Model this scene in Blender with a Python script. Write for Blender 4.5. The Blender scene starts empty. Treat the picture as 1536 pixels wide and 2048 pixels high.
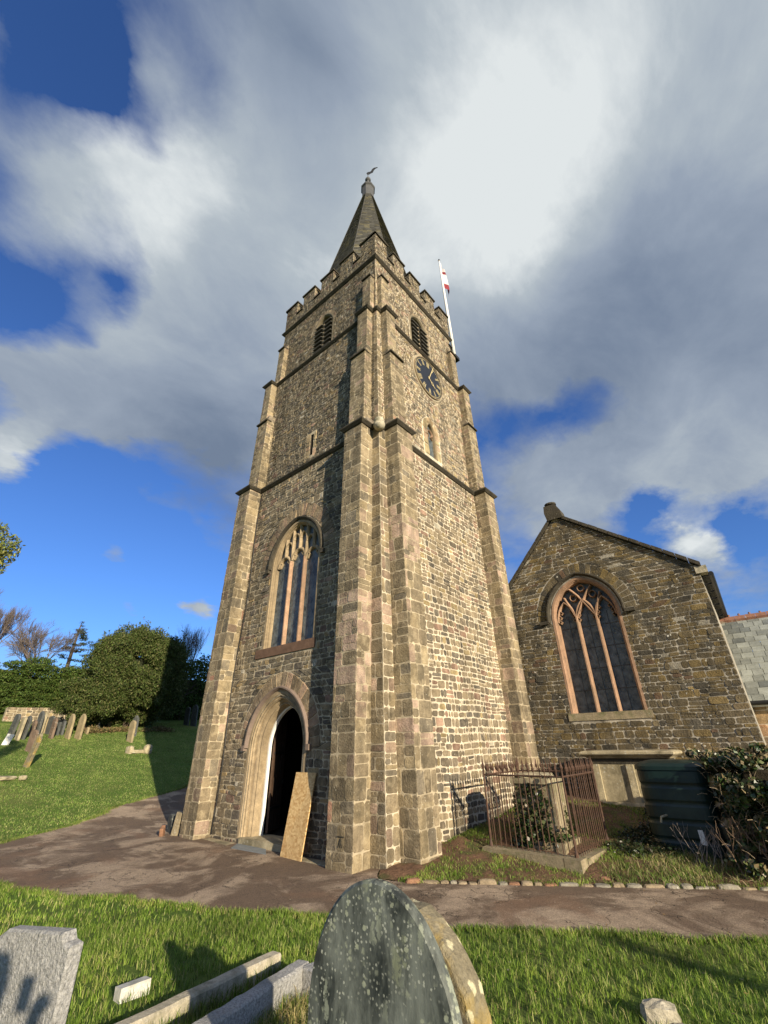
import bpy, math, random
import numpy as np
from mathutils import Matrix, Vector
R_ = random.Random(7)
NP = np.random.default_rng(11)
sc = bpy.context.scene
COL = sc.collection
# ------------------------------------------------------------------ camera
CAM = Vector((6.0252, -7.0752, 1.9))
yaw, pitch, roll = .6975, .493, -.0198
fw = Vector((-math.sin(yaw)*math.cos(pitch), math.cos(yaw)*math.cos(pitch), math.sin(pitch)))
rt = Vector((math.cos(yaw), math.sin(yaw), 0)); up = rt.cross(fw)
r2 = rt*math.cos(roll)+up*math.sin(roll); u2 = up*math.cos(roll)-rt*math.sin(roll)
cd = bpy.data.cameras.new('camera'); cam = bpy.data.objects.new('camera', cd); COL.objects.link(cam)
cd.sensor_fit = 'VERTICAL'; cd.sensor_height = 36; cd.lens = 36*869.09/2048
cd.clip_start = .01; cd.clip_end = 3000
m = Matrix.Identity(4)
for i in range(3):
    m[i][0] = r2[i]; m[i][1] = u2[i]; m[i][2] = -fw[i]; m[i][3] = CAM[i]
cam.matrix_world = m
sc.camera = cam
# ------------------------------------------------------------------ exposure, sun, sky
sc.view_settings.view_transform = 'Standard'; sc.view_settings.look = 'None'
sc.view_settings.gamma = 1; sc.view_settings.exposure = 0.62
SD = Vector((-.911, .314, -.277)).normalized()      # travel direction of the sunlight
sl = bpy.data.lights.new('sun', 'SUN'); sun = bpy.data.objects.new('sun', sl); COL.objects.link(sun)
sl.energy = 5.0; sl.angle = math.radians(.55); sl.color = (1, .87, .66)
sun.rotation_euler = (-SD).to_track_quat('Z', 'Y').to_euler(); sun.location = (20, -20, 30)
world = bpy.data.worlds.new('World'); sc.world = world; world.use_nodes = True
def build_sky():
    nt = world.node_tree; N = nt.nodes; L = nt.links; N.clear()
    out = N.new('ShaderNodeOutputWorld'); bg = N.new('ShaderNodeBackground'); L.new(bg.outputs[0], out.inputs[0])
    sky = N.new('ShaderNodeTexSky'); sky.sky_type = 'NISHITA'; sky.sun_disc = False
    sky.sun_elevation = math.asin(-SD.z); sky.sun_rotation = math.atan2(-SD.x, -SD.y)
    sky.air_density = 1.0; sky.dust_density = .3; sky.ozone_density = 3.0
    tc = N.new('ShaderNodeTexCoord')
    def math_(op, a, b=None, c=None, clamp=False):
        n = N.new('ShaderNodeMath'); n.operation = op; n.use_clamp = clamp
        for i, v in enumerate((a, b, c)):
            if v is None: continue
            if isinstance(v, (int, float)): n.inputs[i].default_value = v
            else: L.new(v, n.inputs[i])
        return n.outputs[0]
    def vec(op, a, b=None, s=None):
        n = N.new('ShaderNodeVectorMath'); n.operation = op
        for i, v in enumerate((a, b)):
            if v is None: continue
            if isinstance(v, (tuple, list)): n.inputs[i].default_value = v
            else: L.new(v, n.inputs[i])
        if s is not None:
            if isinstance(s, (int, float)): n.inputs['Scale'].default_value = s
            else: L.new(s, n.inputs['Scale'])
        return n
    def noise(v, scale, det=5, rough=.5, dist=0.):
        n = N.new('ShaderNodeTexNoise'); n.inputs['Scale'].default_value = scale; n.inputs['Detail'].default_value = det
        n.inputs['Roughness'].default_value = rough; n.inputs['Distortion'].default_value = dist
        L.new(v, n.inputs['Vector']); return n
    d = tc.outputs['Generated']
    sep = N.new('ShaderNodeSeparateXYZ'); L.new(d, sep.inputs[0])
    zz = math_('ADD', math_('MAXIMUM', sep.outputs[2], 0.0), .22)
    inv = math_('DIVIDE', 1.0, zz)
    plane = vec('SCALE', d, None, inv).outputs[0]                     # point on the cloud layer
    mp = N.new('ShaderNodeMapping'); L.new(plane, mp.inputs[0]); mp.inputs['Rotation'].default_value = (0, 0, -.75)
    mp.inputs['Scale'].default_value = (1.0, .7, .3)
    P = mp.outputs[0]
    wn = noise(P, 4.0, 7, .6)
    warp = vec('SCALE', vec('SUBTRACT', wn.outputs['Color'], (.5, .5, .5)).outputs[0], None, .17).outputs[0]
    wd = vec('NORMALIZE', vec('ADD', d, warp).outputs[0]).outputs[0]
    def blobs(lst, start):
        acc = start
        for (x, y, z, k, w) in lst:
            dt = vec('DOT_PRODUCT', wd, (x, y, z)).outputs['Value']
            e = math_('EXPONENT', math_('MULTIPLY_ADD', dt, float(k), -float(k)*1.0))
            acc = math_('MULTIPLY_ADD', e, float(w)*(.8 if w < 0 else 1.), acc)
        return acc
    cov = blobs([(-0.061, 0.398, 0.915, 25.6, 1.3), (0.164, 0.498, 0.852, 40.7, 1.2), (-0.249, 0.437, 0.864, 31.6, 1.0), (0.032, 0.649, 0.76, 24.6, 1.0), (0.132, 0.755, 0.642, 51.3, 0.8), (-0.172, 0.665, 0.727, 49.3, 0.8), (-0.328, 0.233, 0.915, 104.5, 0.7), (-0.49, 0.133, 0.862, 248.6, 0.8), (-0.541, 0.006, 0.841, 437.7, 0.75), (-0.625, -0.057, 0.779, 514.0, 0.8), (-0.455, 0.25, 0.855, 158.1, 0.7), (-0.595, 0.108, 0.797, 244.6, 0.5), (-0.686, -0.071, 0.724, 619.1, 0.5), (-0.29, 0.073, 0.954, 150, 0.7), (-0.167, 0.212, 0.963, 93.6, 0.8), (-0.683, 0.19, 0.705, 70, 1.0), (-0.557, 0.287, 0.779, 86.9, 0.7), (-0.764, 0.103, 0.637, 180, 1.1), (-0.701, 0.309, 0.643, 68.2, 0.8), (-0.811, 0.167, 0.561, 300, 1.2), (-0.83, 0.067, 0.554, 400, 1.3), (-0.819, 0.007, 0.574, 800, 1.1), (-0.885, 0.05, 0.463, 900.0, 1.7), (-0.769, 0.386, 0.51, 79.0, 0.55), (-0.422, -0.023, 0.906, 1000, 0.7), (0.074, 0.866, 0.494, 200, 1.2), (-0.092, 0.864, 0.495, 140, 1.2), (-0.253, 0.829, 0.499, 150, 1.1), (0.04, 0.914, 0.404, 330, 1.1), (0.027, 0.789, 0.614, 115.2, 0.6), (-0.031, 0.949, 0.314, 1500, 1.3), (-0.023, 0.968, 0.249, 3500, 1.2), (-0.863, 0.431, 0.262, 2800, 6.5), (-0.916, 0.327, 0.231, 4500, 2.6), (-0.905, 0.266, 0.333, 2500, .6), (-0.164, 0.889, 0.429, 612.3, 0.4), (-0.524, -0.128, 0.842, 420, -0.38), (-0.47, -0.10, 0.88, 900, -0.4), (-0.491, -0.036, 0.871, 800, -0.6), (-0.499, 0.03, 0.866, 2165.8, -0.7), (-0.426, 0.137, 0.894, 2544.6, -0.5), (-0.747, -0.018, 0.665, 300, -1.1), (-0.663, 0.079, 0.745, 1000, -1.1), (-0.731, 0.063, 0.68, 2452.8, -0.3), (-0.915, 0.161, 0.369, 63.1, -1.2), (-0.881, 0.339, 0.331, 88.1, -1.0), (-0.112, 0.791, 0.601, 480, -2.0), (-0.284, 0.738, 0.612, 420, -1.4), (-0.195, 0.769, 0.609, 650, -1.4), (-0.035, 0.836, 0.548, 900, -1.0), (-0.069, 0.917, 0.394, 900, -1.4), (0.034, 0.945, 0.327, 717.2, -1.0), (-0.144, 0.924, 0.355, 689.6, -0.8), (-0.832, 0.237, 0.502, 600, -.7), (-0.882, 0.136, 0.451, 700, -1.3), (-0.101, 0.963, 0.251, 1244.8, -0.4),
                 (.7, -.4, .6, 3.0, .5), (.2, -.8, .55, 4.0, .4)], .06)
    n1 = noise(P, 3.2, 8, .58, .25); n2 = noise(plane, 9.0, 6, .6, .2)
    cov = math_('ADD', cov, math_('MULTIPLY', math_('SUBTRACT', n1.outputs['Fac'], .5), 1.9))
    cov = math_('ADD', cov, math_('MULTIPLY', math_('SUBTRACT', n2.outputs['Fac'], .5), 1.3))
    mr = N.new('ShaderNodeMapRange'); mr.interpolation_type = 'LINEAR'; L.new(cov, mr.inputs[0])
    mr.inputs[1].default_value = -.15; mr.inputs[2].default_value = 1.15
    mask = mr.outputs[0]
    sh = blobs([(0.044, 0.445, 0.894, 45, .8), (-0.153, 0.465, 0.872, 36.8, 0.8), (-0.531, 0.084, 0.843, 92.0, 0.7), (0.065, 0.879, 0.472, 140.8, 0.5), (-0.885, 0.05, 0.463, 1000.0, 0.6), (-0.863, 0.431, 0.262, 1188.5, 1.0), (-0.031, 0.949, 0.314, 880.1, 0.8), (0.036, 0.773, 0.633, 35.4, -.7), (0.164, 0.498, 0.852, 40, .15), (-.62, 0, .78, 120, .8), (-0.247, 0.688, 0.682, 56.4, -0.8), (-0.784, 0.361, 0.505, 81.4, -1.3), (-0.691, 0.276, 0.668, 127.7, -0.4), (0.212, 0.625, 0.751, 161.1, -0.3), (-0.26, 0.087, 0.962, 225.9, -0.7), (-0.793, 0.124, 0.596, 202.1, -0.3), (0.007, 0.666, 0.746, 95.9, -0.5)], .1)
    n3 = noise(P, 4.0, 8, .6, .3)
    sh = math_('ADD', sh, math_('MULTIPLY', math_('SUBTRACT', n3.outputs['Fac'], .5), 2.1))
    mr2 = N.new('ShaderNodeMapRange'); mr2.interpolation_type = 'LINEAR'; L.new(sh, mr2.inputs[0])
    mr2.inputs[1].default_value = -1.0; mr2.inputs[2].default_value = 1.1
    ramp = N.new('ShaderNodeValToRGB'); L.new(mr2.outputs[0], ramp.inputs[0])
    e = ramp.color_ramp.elements
    e[0].position = 0; e[0].color = (1.6, 2.1, 3.0, 1)
    e[1].position = 1; e[1].color = (7.0, 7.4, 7.5, 1)
    k = e.new(.45); k.color = (2.9, 3.45, 4.3, 1)
    k = e.new(.75); k.color = (4.2, 4.75, 5.25, 1)
    tint = N.new('ShaderNodeMix'); tint.data_type = 'RGBA'; tint.blend_type = 'MULTIPLY'; tint.inputs[0].default_value = 1
    L.new(sky.outputs[0], tint.inputs[6]); tint.inputs[7].default_value = (.72, 1.05, 1.66, 1)
    mx = N.new('ShaderNodeMix'); mx.data_type = 'RGBA'; L.new(mask, mx.inputs[0])
    L.new(tint.outputs[2], mx.inputs[6]); L.new(ramp.outputs[0], mx.inputs[7])
    L.new(mx.outputs[2], bg.inputs[0]); bg.inputs[1].default_value = .070
    world.cycles.sampling_method = 'MANUAL'; world.cycles.sample_map_resolution = 256
build_sky()

# ------------------------------------------------------------------ terrain function
def sp(v, k): return np.log1p(np.exp(np.clip(v/k, -40, 40)))*k
def sm(a, b, v):
    t = np.clip((v-a)/(b-a), 0, 1); return t*t*(3-2*t)
def H(x, y):
    x = np.asarray(x, float); y = np.asarray(y, float)
    far = np.minimum(.19*sp(-x-9.5+.12*y, 1.2), 9.0)
    t = (x-.75)*.517-(y+.08)*.857
    return far + .05*np.clip(t-1.8, 0, 8)*sm(-12, -5, x) + .115*np.clip(-t-.05, 0, 12)*sm(-.6, .3, x)
def Hf(x, y): return float(H(x, y))

# ------------------------------------------------------------------ materials
def newmat(name):
    mt = bpy.data.materials.new(name); mt.use_nodes = True
    nt = mt.node_tree; b = nt.nodes['Principled BSDF']
    return mt, nt, nt.nodes, nt.links, b
def tnoise(N, L, v, scale, det=4, rough=.55, dist=0):
    n = N.new('ShaderNodeTexNoise'); n.inputs['Scale'].default_value = scale; n.inputs['Detail'].default_value = det
    n.inputs['Roughness'].default_value = rough; n.inputs['Distortion'].default_value = dist; L.new(v, n.inputs['Vector']); return n.outputs['Fac']
def mrange(N, L, v, a, b, c=0., d=1.):
    n = N.new('ShaderNodeMapRange'); L.new(v, n.inputs[0]); n.inputs[1].default_value = a; n.inputs[2].default_value = b
    n.inputs[3].default_value = c; n.inputs[4].default_value = d; return n.outputs[0]
def mixc(N, L, f, a, b, mode='MIX'):
    n = N.new('ShaderNodeMix'); n.data_type = 'RGBA'; n.blend_type = mode
    for s, v in ((0, f), (6, a), (7, b)):
        if isinstance(v, (int, float)): n.inputs[s].default_value = v
        elif isinstance(v, tuple): n.inputs[s].default_value = v if len(v) == 4 else v+(1,)
        else: L.new(v, n.inputs[s])
    return n.outputs[2]
def mul(N, L, a, b):
    n = N.new('ShaderNodeMath'); n.operation = 'MULTIPLY'
    for i, v in enumerate((a, b)):
        if isinstance(v, (int, float)): n.inputs[i].default_value = v
        else: L.new(v, n.inputs[i])
    return n.outputs[0]
def combine(N, L, v):
    n = N.new('ShaderNodeCombineColor')
    for i in range(3): L.new(v, n.inputs[i])
    return n.outputs[0]
def surf(name, base=None, rough=.9, vary=.35, vscale=6, spots=0., spotcol=(.55, .55, .48), spotscale=9, spotsize=.2,
         dark=0., darkcol=(.03, .028, .02), bump=.4, bscale=40, bdist=.01, spec=.25, stain=None, stainscale=1.2, stainamt=.5, metal=0., streak=0.):
    """general weathered surface; base None = the per-stone colour stored on the mesh"""
    mt, nt, N, L, b = newmat(name)
    tc = N.new('ShaderNodeTexCoord').outputs['Object']
    if base is None:
        at = N.new('ShaderNodeAttribute'); at.attribute_name = 'Col'; c = at.outputs['Color']
    else:
        rg = N.new('ShaderNodeRGB'); rg.outputs[0].default_value = base+(1,); c = rg.outputs[0]
    n1 = tnoise(N, L, tc, vscale, 6, .6); f = mrange(N, L, n1, .25, .75, 1-vary, 1+vary)
    c = mixc(N, L, 1., c, combine(N, L, f), 'MULTIPLY')
    n2 = tnoise(N, L, tc, vscale*7, 4, .7); f2 = mrange(N, L, n2, .25, .75, 1-vary*.8, 1+vary*.8)
    c = mixc(N, L, 1., c, combine(N, L, f2), 'MULTIPLY')
    if streak:
        mp = N.new('ShaderNodeMapping'); L.new(tc, mp.inputs[0]); mp.inputs['Scale'].default_value = (2.2, 2.2, .22); ns = tnoise(N, L, mp.outputs[0], 1., 5, .6, .6)
        c = mixc(N, L, 1., c, combine(N, L, mrange(N, L, ns, .34, .66, 1-streak, 1+streak*.45)), 'MULTIPLY')
    if stain:
        n3 = tnoise(N, L, tc, stainscale, 5, .6, .4); c = mixc(N, L, mrange(N, L, n3, .5, .68, 0, stainamt), c, stain)
    if dark:
        n4 = tnoise(N, L, tc, 2.3, 6, .65, .5); c = mixc(N, L, mrange(N, L, n4, .5, .62, 0, dark), c, darkcol)
    if spots:
        vo = N.new('ShaderNodeTexVoronoi'); vo.inputs['Scale'].default_value = spotscale; L.new(tc, vo.inputs['Vector'])
        n5 = tnoise(N, L, tc, spotscale*2.4, 3, .6)
        ad = N.new('ShaderNodeMath'); ad.operation = 'MULTIPLY_ADD'; L.new(n5, ad.inputs[0]); ad.inputs[1].default_value = .5; L.new(vo.outputs['Distance'], ad.inputs[2])
        s = mrange(N, L, ad.outputs[0], spotsize+.2, spotsize+.29, 1, 0)
        s = mul(N, L, s, mrange(N, L, tnoise(N, L, tc, 1.7, 3, .6), .45, .6, 0, spots))
        c = mixc(N, L, s, c, spotcol)
    L.new(c, b.inputs['Base Color'])
    b.inputs['Roughness'].default_value = rough; b.inputs['Specular IOR Level'].default_value = spec; b.inputs['Metallic'].default_value = metal
    if bump:
        bn = N.new('ShaderNodeBump'); bn.inputs['Strength'].default_value = bump; bn.inputs['Distance'].default_value = bdist
        h1 = tnoise(N, L, tc, bscale, 5, .65); L.new(h1, bn.inputs['Height']); L.new(bn.outputs[0], b.inputs['Normal'])
    return mt
M_ = {}
M_['stone'] = surf('rubble_stone', None, .92, .36, 6, spots=.7, spotcol=(.62, .6, .52), spotscale=13, spotsize=.09, dark=.3, bump=1., bscale=24, bdist=.03, stain=(.46, .39, .27), stainscale=9, stainamt=.3, streak=.33)
M_['stone_gable'] = surf('gable_stone', None, .92, .36, 6, spots=1., spotcol=(.6, .58, .5), spotscale=6, spotsize=.13, dark=.3, bump=1., bscale=24, bdist=.03, stain=(.2, .14, .05), stainscale=2.2, stainamt=.6, streak=.3)
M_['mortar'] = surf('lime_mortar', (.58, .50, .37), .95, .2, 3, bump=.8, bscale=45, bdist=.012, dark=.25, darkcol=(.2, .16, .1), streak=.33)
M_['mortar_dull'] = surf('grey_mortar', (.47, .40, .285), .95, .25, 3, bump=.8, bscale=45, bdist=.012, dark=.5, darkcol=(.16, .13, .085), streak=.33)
M_['mortar_dark'] = surf('dark_mortar', (.40, .36, .29), .95, .35, 3, bump=.8, bscale=40, bdist=.012, dark=.97, darkcol=(.062, .052, .036), streak=.33)
M_['dress'] = surf('dressed_stone', None, .9, .32, 5, spots=.7, spotcol=(.6, .57, .46), spotscale=15, spotsize=.09, dark=.4, darkcol=(.07, .06, .04), bump=1., bscale=26, bdist=.025, stain=(.44, .36, .23), stainscale=6, stainamt=.5, streak=.33)
M_['mortar_dress'] = surf('quoin_mortar', (.47, .39, .265), .95, .25, 3, bump=.8, bscale=45, bdist=.012, dark=.5, darkcol=(.2, .16, .1), streak=.33)
M_['dark_string'] = surf('weathered_shaded_string', (.06, .052, .038), .95, .4, 5, spots=.6, spotcol=(.4, .38, .3), spotscale=9, spotsize=.1, bump=.8, bscale=25, bdist=.02)  # weathered stone darkened further for the shadow cast under ledges
M_['buff'] = surf('buff_freestone', (.34, .26, .16), .9, .3, 6, bump=.5, bscale=35, bdist=.01, stain=(.17, .13, .085), stainscale=3, stainamt=.7, streak=.33)
M_['red'] = surf('red_sandstone', (.36, .225, .145), .9, .3, 6, bump=.5, bscale=35, bdist=.01, stain=(.2, .14, .09), stainscale=3, stainamt=.7, streak=.33)
M_['slate'] = surf('roof_slate', None, .75, .25, 3, spots=.5, spotcol=(.3, .29, .2), spotscale=5, spotsize=.12, bump=.4, bscale=20, bdist=.01)
M_['lead'] = surf('lead_sheet', (.09, .09, .09), .6, .2, 4, bump=.2)
M_['iron_rust'] = surf('rusty_iron', (.085, .048, .032), .8, .45, 14, bump=.6, bscale=70, bdist=.004, stain=(.10, .07, .06), stainscale=5, stainamt=.7)
M_['iron_black'] = surf('black_iron', (.02, .02, .02), .5, .2, 5, bump=.1)
M_['wood_dark'] = surf('door_oak', (.075, .045, .028), .7, .35, 3, bump=.4, bscale=30)
M_['interior'] = surf('interior_shade', (.03, .024, .018), .95, .2, 2, bump=.2)  # near-black colour holds the shade of the rooms behind door and slit
M_['white_paint'] = surf('white_paint', (.78, .76, .72), .5, .08, 3, bump=.05)
M_['gold'] = surf('gold_paint', (.58, .47, .24), .45, .08, 5, bump=.05)
M_['black_paint_and_shade'] = surf('black_dial_paint_and_shade', (.02, .023, .03), .45, .1, 3, bump=.05)
M_['granite'] = surf('grey_granite', (.37, .36, .34), .85, .5, 60, spots=.6, spotcol=(.7, .69, .66), spotscale=140, spotsize=.2, bump=1., bscale=38, bdist=.03, stain=(.2, .2, .17), stainscale=3, stainamt=.5)
M_['marble'] = surf('weathered_marble', (.55, .53, .46), .85, .3, 14, bump=.7, bscale=60, bdist=.006, stain=(.2, .2, .15), stainscale=5, stainamt=.7)
M_['kerbstone'] = surf('lichened_kerb', (.43, .38, .28), .9, .35, 9, spots=.5, spotscale=20, bump=.9, bscale=55, bdist=.01, stain=(.16, .15, .09), stainscale=4, stainamt=.8)
M_['slate_grave'] = surf('green_slate', (.125, .14, .12), .6, .42, 8, spots=1.0, spotcol=(.36, .38, .27), spotscale=30, spotsize=.36, dark=.75, darkcol=(.03, .035, .035), bump=.35, bscale=60, bdist=.004, spec=.4, stain=(.17, .19, .165), stainscale=2.2, stainamt=.8)
def gravemat():
    mt, nt, N, L, b = newmat('mottled_slate')
    tc = N.new('ShaderNodeTexCoord').outputs['Object']
    mp = N.new('ShaderNodeMapping'); L.new(tc, mp.inputs[0]); mp.inputs['Scale'].default_value = (1, 1, .38); st = mp.outputs[0]
    c = mixc(N, L, mrange(N, L, tnoise(N, L, st, 7, 8, .68, .3), .40, .60), (.03, .035, .032), (.185, .20, .17))
    c = mixc(N, L, mrange(N, L, tnoise(N, L, st, 3.2, 6, .6, .5), .5, .6, 0, .85), c, (.022, .024, .022))
    c = mixc(N, L, mrange(N, L, tnoise(N, L, tc, 2.4, 4, .6), .5, .65, 0, .45), c, (.20, .215, .19))
    for sc_, sz, amt, colr, m0 in ((30, .42, .9, (.36, .38, .27), 4.1), (12, .42, .9, (.31, .33, .20), 2.3), (60, .42, .8, (.48, .49, .40), 6.), (19, .40, .9, (.27, .29, .22), 3.3)):
        vo = N.new('ShaderNodeTexVoronoi'); vo.inputs['Scale'].default_value = sc_; L.new(st if sc_ < 30 else tc, vo.inputs['Vector'])
        ad = N.new('ShaderNodeMath'); ad.operation = 'MULTIPLY_ADD'; L.new(tnoise(N, L, tc, sc_*3, 4, .7), ad.inputs[0]); ad.inputs[1].default_value = .75; L.new(vo.outputs['Distance'], ad.inputs[2])
        s_ = mrange(N, L, ad.outputs[0], sz+.20, sz+.30, 1, 0)
        sepc = N.new('ShaderNodeSeparateColor'); L.new(vo.outputs['Color'], sepc.inputs[0])
        s_ = mul(N, L, s_, mrange(N, L, sepc.outputs[0], .35, .45)); s_ = mul(N, L, s_, mrange(N, L, tnoise(N, L, tc, m0, 4, .6), .44, .56, 0, amt))
        c = mixc(N, L, s_, c, colr)
    L.new(c, b.inputs['Base Color']); b.inputs['Roughness'].default_value = .62; b.inputs['Specular IOR Level'].default_value = .35
    bn = N.new('ShaderNodeBump'); bn.inputs['Strength'].default_value = .5; bn.inputs['Distance'].default_value = .004
    L.new(tnoise(N, L, st, 55, 6, .7), bn.inputs['Height']); L.new(bn.outputs[0], b.inputs['Normal']); return mt
M_['slate_grave'] = gravemat()
M_['grave_dark'] = surf('field_slate', (.085, .088, .082), .7, .35, 4, spots=.9, spotcol=(.28, .28, .22), spotscale=8, spotsize=.2, bump=.3)
M_['grave_buff'] = surf('field_sandstone', (.30, .24, .14), .9, .3, 4, spots=.8, spotcol=(.5, .48, .38), spotscale=8, spotsize=.15, bump=.5)
M_['grave_lichen'] = surf('lichened_stone', (.20, .17, .11), .9, .4, 8, spots=1.0, spotcol=(.55, .5, .32), spotscale=14, spotsize=.28, bump=.9, bscale=30, bdist=.02, stain=(.42, .28, .05), stainscale=5, stainamt=.8)
M_['grave_brown'] = surf('field_brown_stone', (.17, .12, .085), .9, .3, 4, spots=.6, spotscale=8, bump=.5)
M_['chest'] = surf('chest_tomb_stone', (.40, .34, .22), .9, .28, 3, spots=.5, spotscale=9, bump=.7, bscale=30, bdist=.012, stain=(.14, .12, .07), stainscale=2.4, stainamt=.8, streak=.33)
M_['plinth'] = surf('mossy_plinth', (.27, .22, .14), .95, .35, 6, spots=.4, spotscale=14, bump=.9, bscale=40, bdist=.015, stain=(.11, .12, .045), stainscale=4, stainamt=.7)
M_['tank'] = surf('green_plastic', (.004, .016, .013), .42, .15, 3, bump=.15, bscale=12, spec=.5, stain=(.03, .05, .035), stainscale=2)  # green darkened to carry the shade of the ivy
M_['skin'] = surf('skin', (.45, .28, .2), .6, .05, 5, bump=0); M_['cloth'] = surf('dark_cloth', (.03, .035, .05), .9, .2, 10)
M_['leaf'] = None
def leafmat(name, rough=.55, trans=.25, spec=.35):
    mt, nt, N, L, b = newmat(name)
    at = N.new('ShaderNodeAttribute'); at.attribute_name = 'Col'
    L.new(at.outputs['Color'], b.inputs['Base Color']); b.inputs['Roughness'].default_value = rough; b.inputs['Specular IOR Level'].default_value = spec
    if trans:
        tr = N.new('ShaderNodeBsdfTranslucent'); L.new(at.outputs['Color'], tr.inputs[0])
        ms = N.new('ShaderNodeMixShader'); ms.inputs[0].default_value = trans
        L.new(b.outputs[0], ms.inputs[1]); L.new(tr.outputs[0], ms.inputs[2]); L.new(ms.outputs[0], N['Material Output'].inputs[0])
    return mt
M_['leaf'] = leafmat('foliage', .6, .15, .2); M_['ivy'] = leafmat('glossy_ivy', .34, .06, .5); M_['grass'] = leafmat('grass_blades', .6, .3, .2)
M_['bark'] = surf('bark', (.09, .07, .05), .95, .35, 10, bump=.8)
M_['twig'] = surf('twigs', (.13, .105, .09), .95, .3, 10, bump=0)
def glassmat():
    mt, nt, N, L, b = newmat('leaded_glass')
    tc = N.new('ShaderNodeTexCoord'); mp = N.new('ShaderNodeMapping'); L.new(tc.outputs['Object'], mp.inputs[0])
    # diamond lead cames, 11 cm pitch, in the plane of the window
    s = N.new('ShaderNodeSeparateXYZ'); L.new(mp.outputs[0], s.inputs[0])
    def m2(op, a, b_=None, c=None):
        n = N.new('ShaderNodeMath'); n.operation = op
        for i, v in enumerate((a, b_, c)):
            if v is None: continue
            if isinstance(v, (int, float)): n.inputs[i].default_value = v
            else: L.new(v, n.inputs[i])
        return n.outputs[0]
    x = m2('MULTIPLY', m2('ADD', s.outputs[0], s.outputs[1]), 1.7)
    a = m2('FRACT', m2('MULTIPLY', m2('ADD', x, s.outputs[2]), 5.0)); c2 = m2('FRACT', m2('MULTIPLY', m2('SUBTRACT', x, s.outputs[2]), 5.0))
    la = m2('LESS_THAN', m2('ABSOLUTE', m2('SUBTRACT', a, .5)), .04); lb = m2('LESS_THAN', m2('ABSOLUTE', m2('SUBTRACT', c2, .5)), .04)
    ln = m2('MAXIMUM', la, lb)
    n = tnoise(N, L, tc.outputs['Object'], 6, 4); g = mixc(N, L, mrange(N, L, n, .35, .7), (.03, .042, .048), (.15, .175, .18))  # blue-grey base lightened to carry the sunlight on the panes
    L.new(mixc(N, L, ln, g, (.11, .12, .125)), b.inputs['Base Color']); b.inputs['Roughness'].default_value = .35
    b.inputs['Specular IOR Level'].default_value = .45
    bn = N.new('ShaderNodeBump'); bn.inputs['Strength'].default_value = .8; bn.inputs['Distance'].default_value = .02
    L.new(tnoise(N, L, tc.outputs['Object'], 12, 4), bn.inputs['Height']); L.new(bn.outputs[0], b.inputs['Normal'])
    return mt
M_['glass'] = glassmat()
def groundmat():
    mt, nt, N, L, b = newmat('lawn_ground')
    tc = N.new('ShaderNodeTexCoord').outputs['Object']
    n = tnoise(N, L, tc, 1.3, 6, .6); n2 = tnoise(N, L, tc, 22, 5, .7)
    c = mixc(N, L, mrange(N, L, n, .35, .7), (.095, .16, .028), (.16, .20, .05))
    c = mixc(N, L, mrange(N, L, n2, .3, .75), c, (.06, .10, .02))
    c = mixc(N, L, mrange(N, L, tnoise(N, L, tc, .35, 5, .6), .55, .7, 0, .5), c, (.2, .19, .07))
    L.new(c, b.inputs['Base Color']); b.inputs['Roughness'].default_value = .95; b.inputs['Specular IOR Level'].default_value = .1
    bn = N.new('ShaderNodeBump'); bn.inputs['Strength'].default_value = .8; bn.inputs['Distance'].default_value = .04
    L.new(n2, bn.inputs['Height']); L.new(bn.outputs[0], b.inputs['Normal']); return mt
M_['ground'] = groundmat()
def tarmac():
    mt, nt, N, L, b = newmat('worn_tarmac')
    tc = N.new('ShaderNodeTexCoord').outputs['Object']
    n = tnoise(N, L, tc, .9, 6, .62, .6); fine = tnoise(N, L, tc, 55, 4, .8); mid = tnoise(N, L, tc, 5, 5, .65)
    c = mixc(N, L, mrange(N, L, n, .47, .58), (.165, .115, .078), (.40, .305, .215))
    c = mixc(N, L, mrange(N, L, tnoise(N, L, tc, .6, 5, .6, 1.), .55, .66, 0, .7), c, (.22, .135, .085))
    c = mixc(N, L, mrange(N, L, mid, .3, .75, 0, .4), c, (.06, .046, .036))
    vo = N.new('ShaderNodeTexVoronoi'); vo.feature = 'DISTANCE_TO_EDGE'; vo.inputs['Scale'].default_value = 1.8
    wv = N.new('ShaderNodeVectorMath'); wv.operation = 'SCALE'; nn = N.new('ShaderNodeTexNoise'); nn.inputs['Scale'].default_value = 2.2; nn.inputs['Detail'].default_value = 6; L.new(tc, nn.inputs['Vector'])
    L.new(nn.outputs['Color'], wv.inputs[0]); wv.inputs['Scale'].default_value = .9
    ad = N.new('ShaderNodeVectorMath'); L.new(wv.outputs[0], ad.inputs[0]); L.new(tc, ad.inputs[1]); L.new(ad.outputs[0], vo.inputs['Vector'])
    crack = mrange(N, L, vo.outputs['Distance'], .004, .016, 1, 0)
    crack = mul(N, L, crack, mrange(N, L, tnoise(N, L, tc, .8, 3), .46, .56))
    c = mixc(N, L, mul(N, L, crack, .8), c, (.04, .033, .026))
    c = mixc(N, L, 1., c, combine(N, L, mrange(N, L, fine, .25, .75, .3, 1.75)), 'MULTIPLY')
    L.new(c, b.inputs['Base Color']); b.inputs['Roughness'].default_value = .9; b.inputs['Specular IOR Level'].default_value = .25
    bn = N.new('ShaderNodeBump'); bn.inputs['Strength'].default_value = .9; bn.inputs['Distance'].default_value = .012
    sb = N.new('ShaderNodeMath'); sb.operation = 'SUBTRACT'; L.new(fine, sb.inputs[0]); L.new(crack, sb.inputs[1]); L.new(sb.outputs[0], bn.inputs['Height']); L.new(bn.outputs[0], b.inputs['Normal'])
    return mt
M_['tarmac'] = tarmac()
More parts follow.
